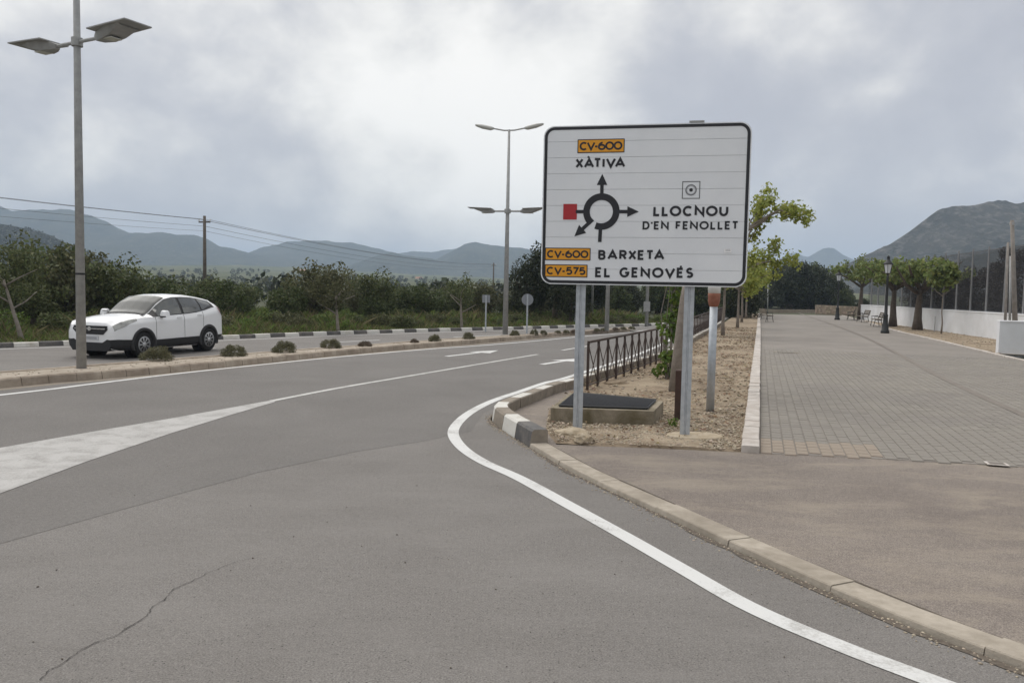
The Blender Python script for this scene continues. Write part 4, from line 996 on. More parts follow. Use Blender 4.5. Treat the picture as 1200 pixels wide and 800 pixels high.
# ---------------------------------------------------------------- trees in the planting bed
def branch(mb, a, b, r0, r1, rr, n=5, wob=.06):
    a, b = Vector(a), Vector(b); pts = []
    for i in range(n + 1):
        t = i / n; p = a.lerp(b, t); k = (b - a).length * wob * (1 - abs(2 * t - 1))
        pts.append(p + Vector((rr.uniform(-k, k), rr.uniform(-k, k), rr.uniform(-k, k))))
    mb.tube(pts, [r0 + (r1 - r0) * i / n for i in range(n + 1)], 6); return pts
def mulberry():
    rr = random.Random(44); g = np.random.default_rng(44)
    b = at(791, 459, .04); Y = b.y; t = thing('mulberry_tree', 'young tree with grey leaning trunk and bright green leaves right of the sign', 'tree', (b.x, b.y, .03))
    o = Vector((b.x, b.y, .03)); mb = MB()
    tw = [far(791, 459, Y) - o, far(796, 410, Y) - o, far(803, 350, Y) - o, far(809, 318, Y + .1) - o]
    tw[0].z = -.1; mb.tube(tw, [.135, .11, .095, .085], 10)
    hub = tw[-1]; ends = []
    spec = [((846, 306), (873, 290), (902, 246), .2), ((862, 297), (880, 258), (906, 226), -.1), ((870, 292), (884, 262), (893, 232), .3), ((884, 262), (914, 246), (946, 256), -.2), ((890, 262), (908, 250), (932, 246), .1),
            ((850, 318), (884, 312), (914, 287), .3), ((862, 318), (892, 308), (934, 303), .0), ((850, 324), (876, 332), (900, 322), .6), ((846, 326), (870, 342), (888, 336), -.3),
            ((830, 300), (840, 260), (852, 225), .6), ((800, 290), (788, 255), (770, 225), .3), ((800, 285), (815, 240), (822, 205), .2), ((838, 318), (868, 322), (884, 300), -.5)]
    for (p1, p2, p3, dy) in spec:
        q0 = hub; q1 = far(*p1, Y + dy * .4) - o; q2 = far(*p2, Y + dy * .8) - o; q3 = far(*p3, Y + dy) - o
        branch(mb, q0, q1, .036, .024, rr, 3); branch(mb, q1, q2, .024, .015, rr, 3); branch(mb, q2, q3, .015, .006, rr, 4)
        ends.append((q1, q2, q3))
    mb.build('trunk', M['bark'], t, True)
    cen, rad = [], []
    for q1, q2, q3 in ends:
        for k in range(8):
            s_ = .22 + .82 * k / 7; p = q2.lerp(q3, s_); cen.append((p.x + g.normal(0, .055), p.y + g.normal(0, .10), p.z + g.normal(.0, .05))); rad.append(g.uniform(.09, .19))
    lf = [leaves(cen, 44, rad, .038, g, .25, .55, 1.1, .15)]
    link('crown', leaf_mesh('crown', lf, M['leaf_bright']), t)
mulberry()
def avenue(seed):
    g = np.random.default_rng(seed); cl = crown_clumps(g, 46, 1.75, 1.75, .8, 3.0, .3)
    return leaf_mesh('crown', [leaves(cl, 34, g.uniform(.22, .45, 46), .095, g, .2, .7)], M['leaf_bright'])
AV = Kind_([trunk_mesh('trunk', 2.6, .085, M['bark'], k, 6, 1.1, .01, .8) for k in (14, 15)], [avenue(101), avenue(102)])
av = [(847, 393.5, 'first straight slender tree of the row behind the marker post'), (864, 384, 'second slender tree of the row beyond the marker post'), (869, 377.5, 'third slender tree of the row in the planting bed'),
      (874, 373.5, 'fourth slender tree of the row in the planting bed'), (880, 369.5, 'last slender tree of the row near the promenade end')]
for k, (px, py, lab) in enumerate(av):
    p = at(px, py, .03); tree(AV, k, 'avenue_tree', lab, 'tree', (p.x, p.y, .03), 1.0, k * 1.7, 'row of slender trees in the planting bed', 1.0 if k else .96)
# leafy shoots at the railing end
g = np.random.default_rng(51); p = at(786, 446, .04); t = thing('climbing_shoots', 'bright leafy shoots climbing between the railing end and the leaning trunk', 'plant', (p.x, p.y + .2, .03))
mb = MB(); rr = random.Random(9); cen = []
for k in range(7):
    x = rr.uniform(-.12, .12); pts = [(x * .5, rr.uniform(-.1, .1), -.05), (x, rr.uniform(-.1, .1), .7), (x * 1.2 + rr.uniform(-.08, .08), 0, 1.4), (x + .08, 0, 2.35)]; mb.tube(pts, [.014, .012, .009, .005], 5)
for k in range(52):
    z = rr.uniform(.12, 2.35); cen.append((rr.gauss(.02 + .03 * z, .085 + .05 * (z < .5)), rr.gauss(0, .1), z))
mb.build('stem', M['bark'], t); link('leaf_cover', leaf_mesh('leaf_cover', [leaves(cen, 22, .13, .055, g, .1, .7)], M['leaf_vine']), t)
# small weed at the right post
p = at(789, 502, .04); t = link('weed_tuft', leaf_mesh('weed_tuft', [leaves([(0, 0, .05), (.03, .02, .09), (-.03, 0, .1)], 26, .06, .022, g)], M['leaf_vine']), None, (p.x, p.y, .03)); tag(t, 'small green weed growing at the foot of the right sign post', 'weed')

# ---------------------------------------------------------------- right side: wall, net, lamps, benches, plane trees
def wall_run(name, a, b, h, th, label, m=M['whitewash'], cap=True, z0=-.1):
    a, b = Vector(a), Vector(b); d = b - a; t = thing(name, label, 'wall', (a.x, a.y, 0), math.atan2(d.y, d.x))
    MB().box((d.length / 2, 0, (h + z0) / 2), (d.length, th, h - z0)).build('wall_face', m, t)
    if cap: MB().box((d.length / 2, 0, h + .02), (d.length + .02, th + .05, .05), 0, 1, .012).build('coping', m, t)
    return t, d
wa, wb, wc = at(1009, 375.2), at(1169, 398.5), at(1290, 417)
dirw = (wb - wa).normalized()
wall, wd = wall_run('white_wall', wa, wa + dirw * 76, 1.22, .25, 'long whitewashed wall behind the plane trees carrying the net posts')
n1_, n2_ = at(1168, 415.5), at(1168, 415.5) + Vector((5.2, -1.4, 0))
wall_run('corner_wall', n1_, n2_, 1.12, .3, 'short whitewashed wall block at the right edge, nearest the road')
# planted ground between edging and wall
gp = [tuple(at(x, y, .03)[:2]) for x, y in ((986, 369), (1017, 377.3), (1047, 386.4), (1100, 399), (1167, 415))] + [(23.5, 24)] + [tuple((wa + dirw * x)[:2]) for x in (60, 40, 30, 20, 10, 0)]
sb = kind(sheet('side_bed', gp, .05, M['soil']), 'structure')
X, Y = scatter(gp, 2500); kind(stones('gravel', X, Y, np.full(len(X), .06), RNG.uniform(.015, .05, len(X)), M['gravel']), 'stuff')
# net posts
nrm = Vector((-dirw.y, dirw.x, 0)) if dirw.y < 0 else Vector((dirw.y, -dirw.x, 0))
netf = thing('ball_net_fence', 'tall net fence of grey posts standing on the long white wall', 'fence', tuple(wa), math.atan2(dirw.y, dirw.x))
pmn = MB().lathe([(.055, 0), (.042, 3.15)], 8).mesh('post', M['netpost'])
np_ = 20
for k in range(32):
    link('post', pmn, netf, (3 + k * 2.15, .04, 1.24))
MB().box((35, .04, 2.75), (66, .004, 3.0)).build('netting', M['net'], netf)
for z in (1.3, 4.2): MB().tube([(2, .04, z), (69, .04, z)], .012, 5).build('cable', M['wire'], netf)
# cypress screen behind the net
def mk_cyp(seed):
    g = np.random.default_rng(seed); n = 60; z = g.uniform(.15, 1, n); a = g.uniform(0, 6.28, n); r = .75 * np.sqrt(np.clip(1 - z ** 2.4, .02, 1)) * g.uniform(.5, 1, n)
    return leaf_mesh('crown', [leaves(np.stack([r * np.cos(a), r * np.sin(a), z * 5], 1), 55, .38, .09, g, asp=.35)], M['leaf_cypress'])
CYP = Kind_([trunk_mesh('trunk', 2.5, .10, M['bark_dark'], 17, 0)], [mk_cyp(111), mk_cyp(112), mk_cyp(113)])
rb = random.Random(5)
for k in range(48):
    s0 = 4 + k * 1.45; p = wa + dirw * s0 + Vector((dirw.y, -dirw.x, 0)) * (-2.2 if True else 0)
    q_ = wa + dirw * s0; away = Vector((-dirw.y, dirw.x, 0)); away = away if away.x > 0 else -away
    p = q_ + away * (2.4 + rb.uniform(-.2, .3)); px = 600 + FPX * p.x / p.y
    H = float(np.interp(px, [1000, 1060, 1110, 1150, 1180, 1215], [2.5, 2.9, 3.3, 3.7, 4.3, 4.5])) * rb.uniform(.92, 1.06)
    if px < 1320: tree(CYP, k, 'cypress', 'dark brownish cypress in the screen row behind the net fence', 'tree', (p.x, p.y, 0), .95, k, 'cypress screen behind the net', H / 5)
# poles at the corner wall
def pole(name, a, b, r0, r1, m, label, cat='pole'):
    a, b = Vector(a), Vector(b); t = thing(name, label, cat, tuple(a)); MB().tube([Vector((0, 0, -.1)), b - a], [r0, r1], 10).build('shaft', m, t, True); return t
p = at(1190, 416); Yc = n1_.y + 1.6
t = pole('concrete_pole', far(1190.5, 402, Yc) * 1 , far(1186, 258, Yc), .095, .062, M['concrete_pole'], 'tall weathered concrete pole behind the corner wall block')
MB().box((far(1186, 262, Yc) - far(1190.5, 402, Yc))[:] , (.05, .25, .1)).build('bracket', M['galv_dull'], t)
pole('strut_pole', far(1177, 404, Yc - .3), far(1181.5, 284, Yc - .1), .05, .04, M['concrete_pole'], 'slim grey post leaning against the concrete pole on its left')
pole('steel_post', far(1183, 402, Yc + .8), far(1184.5, 300, Yc + .8), .045, .04, M['galv_dull'], 'thin steel post standing between concrete pole and leaning strut')
# lanterns
def lantern(px, py, label, H=3.95):
    p = at(px, py, .05); t = thing('promenade_lamp', label, 'street lamp', (p.x, p.y, .05), 0, 'black lanterns along the promenade')
    MB().lathe([(.21, -.02), (.21, .10), (.17, .14), (.16, .42), (.125, .48), (.11, .85), (.13, .90), (.085, .96), (.07, 1.6), (.055, 2.7), (.06, 2.75), (.045, 2.8), (.045, H - .95)], 12).build('column', M['black_iron'], t, True)
    MB().lathe([(.05, H - .97), (.12, H - .93), (.15, H - .90)], 6).build('gallery', M['black_iron'], t)
    MB().lathe([(.135, H - .898), (.21, H - .46)], 6).build('lantern_glass', M['lantern'], t)
    fr = MB()
    for k in range(6):
        a = 6.283 * k / 6; fr.tube([(.137 * math.cos(a), .137 * math.sin(a), H - .9), (.213 * math.cos(a), .213 * math.sin(a), H - .46)], .012, 4)
    fr.build('lantern_frame', M['black_iron'], t)
    MB().lathe([(.25, H - .459), (.24, H - .42), (.14, H - .30), (.075, H - .22), (.07, H - .12), (.09, H - .1), (.03, H - .02), (.02, H)], 12).build('lantern_cap', M['black_iron'], t, True)
lantern(1037, 390, 'nearer black iron lantern post on the right edge of the promenade'); lantern(981, 374.4, 'farther black iron lantern post near the promenade end')
# benches
def bench_parts():
    out = {}
    out['leg'] = MB().tube([(0, -.26, 0), (0, -.17, .42), (0, -.22, .62), (0, .16, .64)], .022, 5).tube([(0, .26, 0), (0, .16, .42), (0, .32, .88)], .022, 5).tube([(0, -.2, .42), (0, .2, .40)], .02, 5).mesh('leg', mat('bench_iron', (.07, .068, .06), rough=.7))
    out['seat_slat'] = MB().box((0, 0, 0), (1.7, .11, .035)).mesh('seat_slat', M['bench_wood'])
    out['back_slat'] = MB().box((0, 0, 0), (1.7, .03, .10)).mesh('back_slat', M['bench_wood']); return out
BP = bench_parts()
def bench(px, py, rz, label):
    p = at(px, py, .05); t = thing('bench', label, 'bench', (p.x, p.y, .042), rz, 'park benches on the promenade')
    for x in (-.72, .72): link('leg', BP['leg'], t, (x, 0, 0))
    for k in range(4): link('seat_slat', BP['seat_slat'], t, (0, -.19 + k * .125, .44))
    for k in range(3): link('back_slat', BP['back_slat'], t, (0, .26 + .03 * k, .58 + k * .125))
pa = math.atan2(pdir.y, pdir.x)
bench(898.5, 376.5, pa + R(14), 'dark bench standing alone against the left promenade kerb')
bench(1027, 382, pa + R(180), 'nearest of the benches under the plane trees, behind the black lantern'); bench(1011, 377.3, pa + R(186), 'middle bench of the three between the two lantern posts')
bench(997, 374.5, pa + R(172), 'bench beside the farther lantern post in front of the stone wall')
# plane trees
def plane_crown(seed, rx, rz, cz, n=60):
    g = np.random.default_rng(seed); cl = crown_clumps(g, n, rx, rx, rz, cz, .3); return leaf_mesh('crown', [leaves(cl, 42, g.uniform(.22, .5, n), .105, g, .2, .7)], M['leaf_plane'])
def plane(px, py, top, rx, rtr, seed, label, knob=True, thin=False):
    p = at(px, py, .05); H = far(px, top, p.y).z; t = thing('plane_tree', label, 'tree', (p.x, p.y, .05))
    link('trunk', trunk_mesh('trunk', H * .62, rtr, M['bark'] if thin else M['bark_dark'], seed, 6, rx * .8, .0, .8), t)
    link('crown', plane_crown(seed, rx, H * .19, H * .80, 30 if thin else 60), t)
plane(1008, 374.5, 303, 2.6, .22, 121, 'forked plane tree between the two lantern posts, left in the row')
plane(1046, 382.5, 305, 2.3, .24, 122, 'plane tree half hidden behind the nearer black lantern'); plane(1075, 386.5, 304, 2.5, .26, 123, 'thick gnarled plane tree in front of the white wall')
plane(1103, 391, 308, .62, .045, 124, 'thin staked sapling, rightmost before the white wall', thin=True)
p = at(1095, 388.5, .05); o = MB().lathe([(.025, 0), (.02, .85)], 6).build('stake', M['galv_dull'], None, loc=(p.x, p.y, .04)); tag(o, 'short grey stake left of the thin sapling at the wall', 'stake')
# stone wall at the end
sa, sb_ = at(957, 367.3), at(1006, 370.5)
t, d = wall_run('stone_wall', sa, sb_, .92, .4, 'low tan rubble stone wall at the end of the promenade', M['stonewall'], False)
rr = random.Random(31); vs, fs = [], []
mb = MB(); z = .02
while z < .88:
    h = rr.uniform(.14, .24); x = rr.uniform(-.1, .1)
    while x < d.length - .1:
        w = rr.uniform(.2, .5)
        if x > 0 and x + w < d.length: mb.box((x + w / 2, -.205 - rr.uniform(0, .03), z + h / 2), (w - .03, .06, h - .03))
        x += w
    z += h
kind(mb.build('rubble_stones', M['stone'], t), 'stuff')
wall_run('end_wall', at(895, 366.2), at(953, 366.2), .28, .3, 'very low pale wall closing the far end of the promenade', M['stonewall'])
# thin pole at promenade end
pole('thin_post', at(899.5, 366.8), far(900, 333, at(899.5, 366.8).y), .06, .05, M['galv_dull'], 'thin pale post behind the lone bench at the promenade end')

# ---------------------------------------------------------------- street lamps
def lamp_head():
    mb = MB()                                     # a thin flat panel carried by a wedge-shaped body, along +x
    mb.add([(.10, -.26, .075), (.10, .26, .075), (1.02, .25, .115), (1.02, -.25, .115), (.10, -.26, .098), (.10, .26, .098), (1.02, .25, .138), (1.02, -.25, .138)],
           [(0, 1, 2, 3), (7, 6, 5, 4), (0, 4, 5, 1), (1, 5, 6, 2), (2, 6, 7, 3), (3, 7, 4, 0)])
    sec = [(.0, .05, -.05, .03), (.10, .10, -.075, .076), (.30, .17, -.075, .084), (.52, .20, -.03, .092), (.80, .20, .075, .104)]
    vs, fs = [], []
    for x, w, z0, z1 in sec: vs += [(x, -w, z1), (x, w, z1), (x, w * .75, z0), (x, -w * .75, z0)]
    for i in range(len(sec) - 1):
        for k in range(4): fs.append((i * 4 + k, i * 4 + (k + 1) % 4, i * 4 + 4 + (k + 1) % 4, i * 4 + 4 + k))
    fs += [(3, 2, 1, 0), tuple(len(sec) * 4 - 4 + k for k in range(4))]; mb.add(vs, fs); return mb
def top_head():
    mb = MB(); vs, fs = [], []
    sec = [(0, .05, .045, 0), (.12, .10, .08, .0), (.45, .13, .085, .05), (.68, .09, .05, .09), (.74, .03, .02, .1)]
    for x, w, h, z in sec:
        for k in range(8): a = 6.283 * k / 8; vs.append((x, w * math.cos(a), z + h * math.sin(a)))
    for i in range(len(sec) - 1):
        for k in range(8): fs.append((i * 8 + k, i * 8 + (k + 1) % 8, i * 8 + 8 + (k + 1) % 8, i * 8 + 8 + k))
    fs += [tuple(range(7, -1, -1)), tuple((len(sec) - 1) * 8 + k for k in range(8))]; mb.add(vs, fs); return mb
HEAD = lamp_head().mesh('lamp_head', M['lamp_head']); TOPH = top_head().mesh('lamp_head', mat('cast_lamp_head', (.50, .50, .47), rough=.5), True)
LENS = MB().box((.40, 0, -.072), (.20, .20, .016)).mesh('lens', M['lamp_glass'])
def street_lamp(loc, az, H, h_low, label, r0=.095, r1=.055, top=True, low=True, arm=.45, tie=False, hs=1.0):
    t = thing('street_lamp', label, 'street lamp', loc, az)
    MB().lathe([(r0, 0), (r1, H)], 16).build('pole', M['galv_dull'], t, True)
    if tie: MB().lathe([(r0 * .92, 1.84), (r0 * .92, 1.88)], 16).build('strap', M['car_black'], t)
    if low:
        MB().tube([(-arm, 0, h_low), (arm, 0, h_low)], .035, 8).build('arm', M['galv_dull'], t); MB().lathe([(r0 * 1.12, h_low - .08), (r0 * 1.12, h_low + .08)], 14).build('collar', M['galv_dull'], t)
        for s_ in (0, math.pi):
            o = link('lamp_head', HEAD, t, (arm * math.cos(s_), 0, h_low), s_); o.scale = (hs, hs, 1.0); link('lens', LENS, o)
            o.rotation_euler = (0, 0, s_)
    if top:
        MB().tube([(-.62, 0, H + .05), (-.2, 0, H - .03), (.2, 0, H - .03), (.62, 0, H + .05)], .028, 8).build('arm', M['galv_dull'], t)
        for s_ in (0, math.pi):
            o = link('lamp_head', TOPH, t, (.6 * math.cos(s_), 0, H + .05)); o.rotation_euler = (0, -.06, s_)
p = at(95.5, 431, .14); street_lamp((p.x, p.y, .14), R(-28), 10.2, 6.33, 'tall grey street lamp with two flat heads standing in the median beside the car', .094, .046, arm=.60, tie=True, hs=1.16)
p = at(592, 391.6, .14); az2 = R(-10); street_lamp((p.x, p.y, .14), az2, far(598, 152, p.y).z - .14, far(595, 247.5, p.y).z - .14, 'tall four-headed street lamp on the median left of the sign', .11, .045, arm=.5)
p = at(711, 387.5, .14); street_lamp((p.x, p.y, .14), az2, 7.6, 4.9, 'street lamp pole seen under the sign, middle of three', .10, .05)
p = at(757.5, 382.5, .0); street_lamp((p.x, p.y, 0), az2, 7.6, 4.9, 'street lamp pole with a grey box at the roundabout, right of three', .10, .05)
MB().box((p.x - .03, p.y - .12, 1.1), (.34, .12, .55)).build('junction_box', M['galv_dull'])
o = bpy.data.objects['junction_box']; tag(o, 'small grey junction box strapped to the right-hand lamp pole', 'box')
p = at(693.5, 378, .0); street_lamp((p.x, p.y, 0), az2, 7.6, 4.9, 'thin far lamp pole just right of the left sign post', .08, .05)
# small traffic signs seen from behind
def round_sign(px, py, cy, r, label, square=False):
    p = at(px, py, .1); z = far(px, cy, p.y).z; t = thing('traffic_sign', label, 'traffic sign', (p.x, p.y, 0))
    MB().lathe([(.035, 0), (.035, z + r * .9)], 8).build('post', M['galv'], t)
    mb = MB(); mb.vprism(arc(0, z, r, r, 0, 360, 24)[:-1] if not square else [(-r, z - r), (r, z - r), (r, z + r), (-r, z + r)], .045, .065); mb.build('plate', M['sign_back'], t)
round_sign(617.3, 391.5, 351, .235, 'round traffic sign seen from the back on the median')
round_sign(569, 386, 350, .17, 'small square traffic sign seen from the back beyond the far kerb', True)
round_sign(673, 379, 355, .42, 'grey plate sign seen from behind next to the left sign post', True)

# ---------------------------------------------------------------- utility poles and wires
u1, u2 = far(240, 340, 60), far(578, 340, 152)
def upole(p, H, label):
    t = thing('utility_pole', label, 'utility pole', (p.x, p.y, 0)); MB().tube([(0, 0, -.2), (0, 0, H)], [.16, .11], 8).build('shaft', M['wood_pole'], t, True)
    MB().box((0, 0, H - .45), (.9, .1, .1), R(-10)).build('crossarm', M['wood_pole'], t)
    for x in (-.4, .4): MB().lathe([(.03, H - .4), (.05, H - .28), (.03, H - .22)], 8, (x, 0, 0)).build('insulator', M['white_paint'], t)
H1, H2 = far(240, 253, 60).z, far(578, 308, 152).z
upole(u1, H1, 'tall dark wooden utility pole rising over the orchard on the left'); upole(u2, H2, 'distant utility pole left of the dark pines')
u0 = u1 + (u1 - u2) * 1.0
def wire(a, b, sag, label, r):
    pts = []
    for i in range(25):
        t = i / 24; p = a.lerp(b, t); p.z -= sag * 4 * t * (1 - t); pts.append(p)
    o = MB().tube(pts, r, 4).build('overhead_wire', M['wire']); tag(o, label, 'cable', 'overhead wires')
up = lambda p, z, s_=0: Vector((p.x + s_, p.y, z))
for z, s_, sg, r in ((H1 - .25, -.35, .9, .013), (H1 - .28, .35, .9, .011), (H1 - .75, 0, 1.0, .010), (H1 - 1.1, .0, 1.1, .008)):
    wire(up(u0, z + .3, s_), up(u1, z, s_), sg, 'overhead wire reaching the wooden pole from the left edge', r)
    wire(up(u1, z, s_), up(u2, H2 - (H1 - z), s_), sg, 'overhead wire sloping from the wooden pole to the distant pole', r * 1.3)

# ---------------------------------------------------------------- car
def build_car():
    ST = [ # x, half width, sill z, belt z, belt half width, roof z, roof half width
     (0.00, .62, .30, .76, .58, .81, .44), (0.05, .74, .24, .84, .68, .90, .52), (0.18, .83, .21, .92, .76, .975, .58), (0.45, .88, .20, .98, .805, 1.03, .61), (0.80, .89, .20, 1.01, .825, 1.07, .63),
     (1.12, .895, .20, 1.03, .845, 1.10, .64), (1.30, .895, .20, 1.03, .85, 1.185, .64), (1.60, .895, .20, 1.045, .85, 1.40, .625), (1.90, .895, .20, 1.055, .85, 1.545, .60), (2.20, .895, .20, 1.065, .845, 1.595, .595),
     (2.60, .895, .20, 1.08, .845, 1.605, .59), (3.00, .895, .20, 1.115, .84, 1.59, .58), (3.35, .89, .21, 1.17, .83, 1.55, .565), (3.65, .88, .24, 1.235, .81, 1.505, .55), (3.92, .86, .28, 1.27, .79, 1.455, .535),
     (4.02, .845, .31, 1.19, .775, 1.30, .56), (4.12, .82, .34, 1.10, .75, 1.15, .58), (4.18, .76, .38, .98, .70, 1.02, .55), (4.22, .66, .44, .86, .60, .90, .46)]
    A = np.array(ST)
    def sec(x):
        w, zb, zt, wb, zr, wr = (float(np.interp(x, A[:, 0], A[:, i])) for i in range(1, 7))
        mid = (wb + (wr - wb) * .45 + .012, zt + (zr - .05 - zt) * .52)
        return [(0, zb + .02), (w * .86, zb), (w * .965, zb + .08), (w, .46), (w * .995, .72 if zt > .85 else zt * .82), (w * .985, zt - .10), (wb, zt), mid, (wr, zr - .045), (wr * .90, zr - .008), (wr * .5, zr + .018), (0, zr + .026)]
    def surf(x, s, side):
        P = sec(x); i = int(min(max(math.floor(s), 0), len(P) - 2)); f = s - i
        a, b = P[i], P[i + 1]; return Vector((x, side * (a[0] + (b[0] - a[0]) * f), a[1] + (b[1] - a[1]) * f))
    def patch(mb, x0, x1, s0, s1, off, side, nx=14, ns=6):
        vs, fs = [], []; f0 = s0 if callable(s0) else (lambda t: s0); f1 = s1 if callable(s1) else (lambda t: s1)
        for i in range(nx + 1):
            t = i / nx; x = x0 + (x1 - x0) * t; a, b = f0(t), f1(t)
            for j in range(ns + 1):
                s = a + (b - a) * j / ns; p = surf(x, s, side)
                dx = surf(x + .02, s, side) - surf(x - .02, s, side); ds = surf(x, min(s + .05, 10.99), side) - surf(x, max(s - .05, 0), side)
                n = dx.cross(ds); n = n.normalized() if n.length > 1e-9 else Vector((0, side, 0))
                ref = Vector((0, side, .3)) if s < 8.2 else Vector((-.1, 0, 1))
                if n.dot(ref) < 0: n = -n
                vs.append(p + n * off)
        for i in range(nx):
            for j in range(ns): k = i * (ns + 1) + j; q = (k, k + ns + 1, k + ns + 2, k + 1); fs.append(q if side < 0 else q[::-1])
        mb.add(vs, fs); return mb
    t = thing('parked_car', 'white compact hatchback with black lower cladding driving on the far carriageway', 'car')
    t.name = 'car'
    # shell
    xs = list(np.unique(np.concatenate([np.linspace(0, 4.22, 120), A[:, 0]]))); mb = MB(); vs, fs = [], []; ring = 23
    wheels = [(.86, .335), (3.44, .335)]
    for x in xs:
        P = sec(x); SS = [0] + [1 + q * .25 for q in range(21)] + [7, 8, 9, 10, 11]
        P = [tuple(surf(x, s_, 1))[1:] for s_ in SS]; loop = [(p[0], p[1]) for p in P] + [(-p[0], p[1]) for p in P[-2:0:-1]]; ring = len(loop)
        vs += [(x, y, z) for y, z in loop]
    for i in range(len(xs) - 1):
        for k in range(ring):
            f = (i * ring + k, i * ring + (k + 1) % ring, (i + 1) * ring + (k + 1) % ring, (i + 1) * ring + k)
            c = sum((Vector(vs[q]) for q in f), Vector()) / 4
            if abs(c.y) > .6 and any((c.x - wx) ** 2 + (c.z - wz) ** 2 < .395 ** 2 for wx, wz in wheels): continue
            fs.append(f[::-1])
    fs.append(tuple(range(ring))); fs.append(tuple((len(xs) - 1) * ring + k for k in range(ring))[::-1])
    mb.add(vs, fs); body = mb.build('body', M['car_paint'], t, True); smooth_by_angle(body, 38)
    MB().box((2.15, 0, .42), (3.7, 1.3, .36)).build('underbody', M['car_black'], t)
    # cladding, sills
    for s in (-1, 1):
        c = MB(); patch(c, 1.15, 3.12, 1.0, lambda t_: 2.9 + .1 * t_, .012, s); c.build('sill', M['car_black'], t, True)
        c = MB(); patch(c, .0, .56, .8, lambda t_: 3.05 + .1 * (1 - t_), .014, s, 14); c.build('bumper_trim', M['car_black'], t, True)
        c = MB(); patch(c, 3.80, 4.20, .8, 3.0, .012, s, 8); c.build('bumper_trim', M['car_black'], t, True)
        for wx, wz in wheels:       # arch lip
            c = MB(); vs, fs = [], []; n = 22
            for i in range(n + 1):
                a = R(-28 + 236 * i / n)
                for r, o in ((.345, -.12), (.35, .018), (.435, .016), (.44, -.02)):
                    x, z = wx + r * math.cos(a), max(.2, wz + r * math.sin(a)); P = surf(x, 3.0, s); y = max(abs(P.y), .84); vs.append((x, s * (y + o), z))
            for i in range(n):
                for j in range(3): q = (i * 4 + j, i * 4 + j + 1, i * 4 + 5 + j, i * 4 + 4 + j); fs.append(q if s > 0 else q[::-1])
            c.add(vs, fs); c.build('wheel_arch', M['car_black'], t, True)
            c = MB(); c.vprism(arc(wx, wz, .43, .43, 0, 360, 20)[:-1], s * .62, s * .60); c.build('wheel_well', M['car_black'], t)
        # windows: black surround, then panes
        c = MB(); patch(c, 1.24, 3.78, 6.06, 7.96, .004, s, 40, 6); sur = c.build('window_trim', M['car_black'], t, True)
        for x0, x1, a, b in ((1.42, 2.34, lambda q: 6.14, lambda q: 7.86), (2.44, 3.16, lambda q: 6.14, lambda q: 7.86), (3.22, 3.66, lambda q: 6.14 + .5 * q, lambda q: 7.86)):
            c = MB(); patch(c, x0, x1, a, b, .009, s, 14, 6); c.build('window', M['car_glass'], t, True)
        # door seams and handles
        for x in (1.30, 2.40, 3.20):
            c = MB(); patch(c, x, x + .012, 2.95, 6.0, .003, s, 1, 14); c.build('door_seam', M['car_black'], t)
        for x in (2.20, 3.05):
            P = surf(x, 5.35, s); MB().box((P.x, P.y + s * .022, P.z), (.19, .03, .035), 0, .9).build('door_handle', M['car_paint'], t)
        P = surf(1.52, 6.3, s); mm = MB(); mm.box((P.x, P.y + s * .16, P.z + .055), (.14, .22, .15), s * .15, .8, .03); mi = mm.build('mirror', M['car_paint'], t)
        MB().box((P.x + .02, P.y + s * .05, P.z - .035), (.1, .16, .05)).build('mirror_foot', M['car_black'], mi)
        # head lamp
        c = MB(); patch(c, .04, .66, lambda q: 4.45 + 1.1 * q, lambda q: 6.15 - .05 * q, .012, s, 12, 5); hl = c.build('headlight', M['head_lamp'], t, True)
        c = MB(); patch(c, 3.90, 4.14, 5.0, 6.2, .014, s, 6, 4); c.build('tail_light', M['tail_lamp'], t, True)
    # windscreen and rear window across the top strip
    def top_patch(x0, x1, o, m, nm, w=.93, s_lo=8.15):
        c = MB(); vs, fs = [], []; nx, ny = 16, 28
        for i in range(nx + 1):
            x = x0 + (x1 - x0) * i / nx
            for j in range(ny + 1):
                y = -1 + 2 * j / ny; sd_ = -1 if y < 0 else 1; p = surf(x, 11 - (11 - s_lo) * abs(y), sd_); dz = surf(x + .03, 10.9, 1) - surf(x - .03, 10.9, 1); n = Vector((-dz.z, 0, dz.x)).normalized(); vs.append(p + n * o)
        for i in range(nx):
            for j in range(ny): k = i * (ny + 1) + j; fs.append((k, k + ny + 1, k + ny + 2, k + 1)[::-1])
        c.add(vs, fs); return c.build(nm, m, t, True)
    top_patch(1.16, 1.92, .014, M['car_screen'], 'windscreen'); top_patch(1.08, 1.165, .015, M['car_black'], 'cowl', s_lo=8.2); top_patch(3.94, 4.08, .012, M['car_glass'], 'rear_window')
    for y in (-.2, .35): MB().tube([(1.17, y, 1.125), (1.24, y + .45, 1.165)], .010, 5).build('wiper', M['car_black'], t)
    # front: grille, bumper insert, plate
    gq = MB(); gq.vprism([(-.40, .61), (.40, .61), (.54, .74), (.50, .83), (-.50, .83), (-.54, .74)], -.03, .12); gr_ = gq.build('grille', M['car_black'], t); gr_.rotation_euler = (0, 0, R(-90)); gr_.location = (.012, 0, 0)
    b1 = MB().box((0, -.034, .755), (.96, .012, .024)).build('grille_bar', M['chrome'], gr_)
    MB().lathe([(.055, -.006), (.055, .006)], 16).build('badge', M['chrome'], gr_).matrix_local = Matrix.Translation((0, -.045, .755)) @ Matrix.Rotation(R(90), 4, 'X')
    lb = MB(); lb.vprism([(-.56, .20), (.56, .20), (.635, .32), (.625, .48), (.52, .49), (.38, .41), (-.38, .41), (-.52, .49), (-.625, .48), (-.635, .32)], -.012, .20); l_ = lb.build('lower_bumper', M['car_black'], t); l_.rotation_euler = (0, 0, R(-90)); l_.location = (.0, 0, 0)
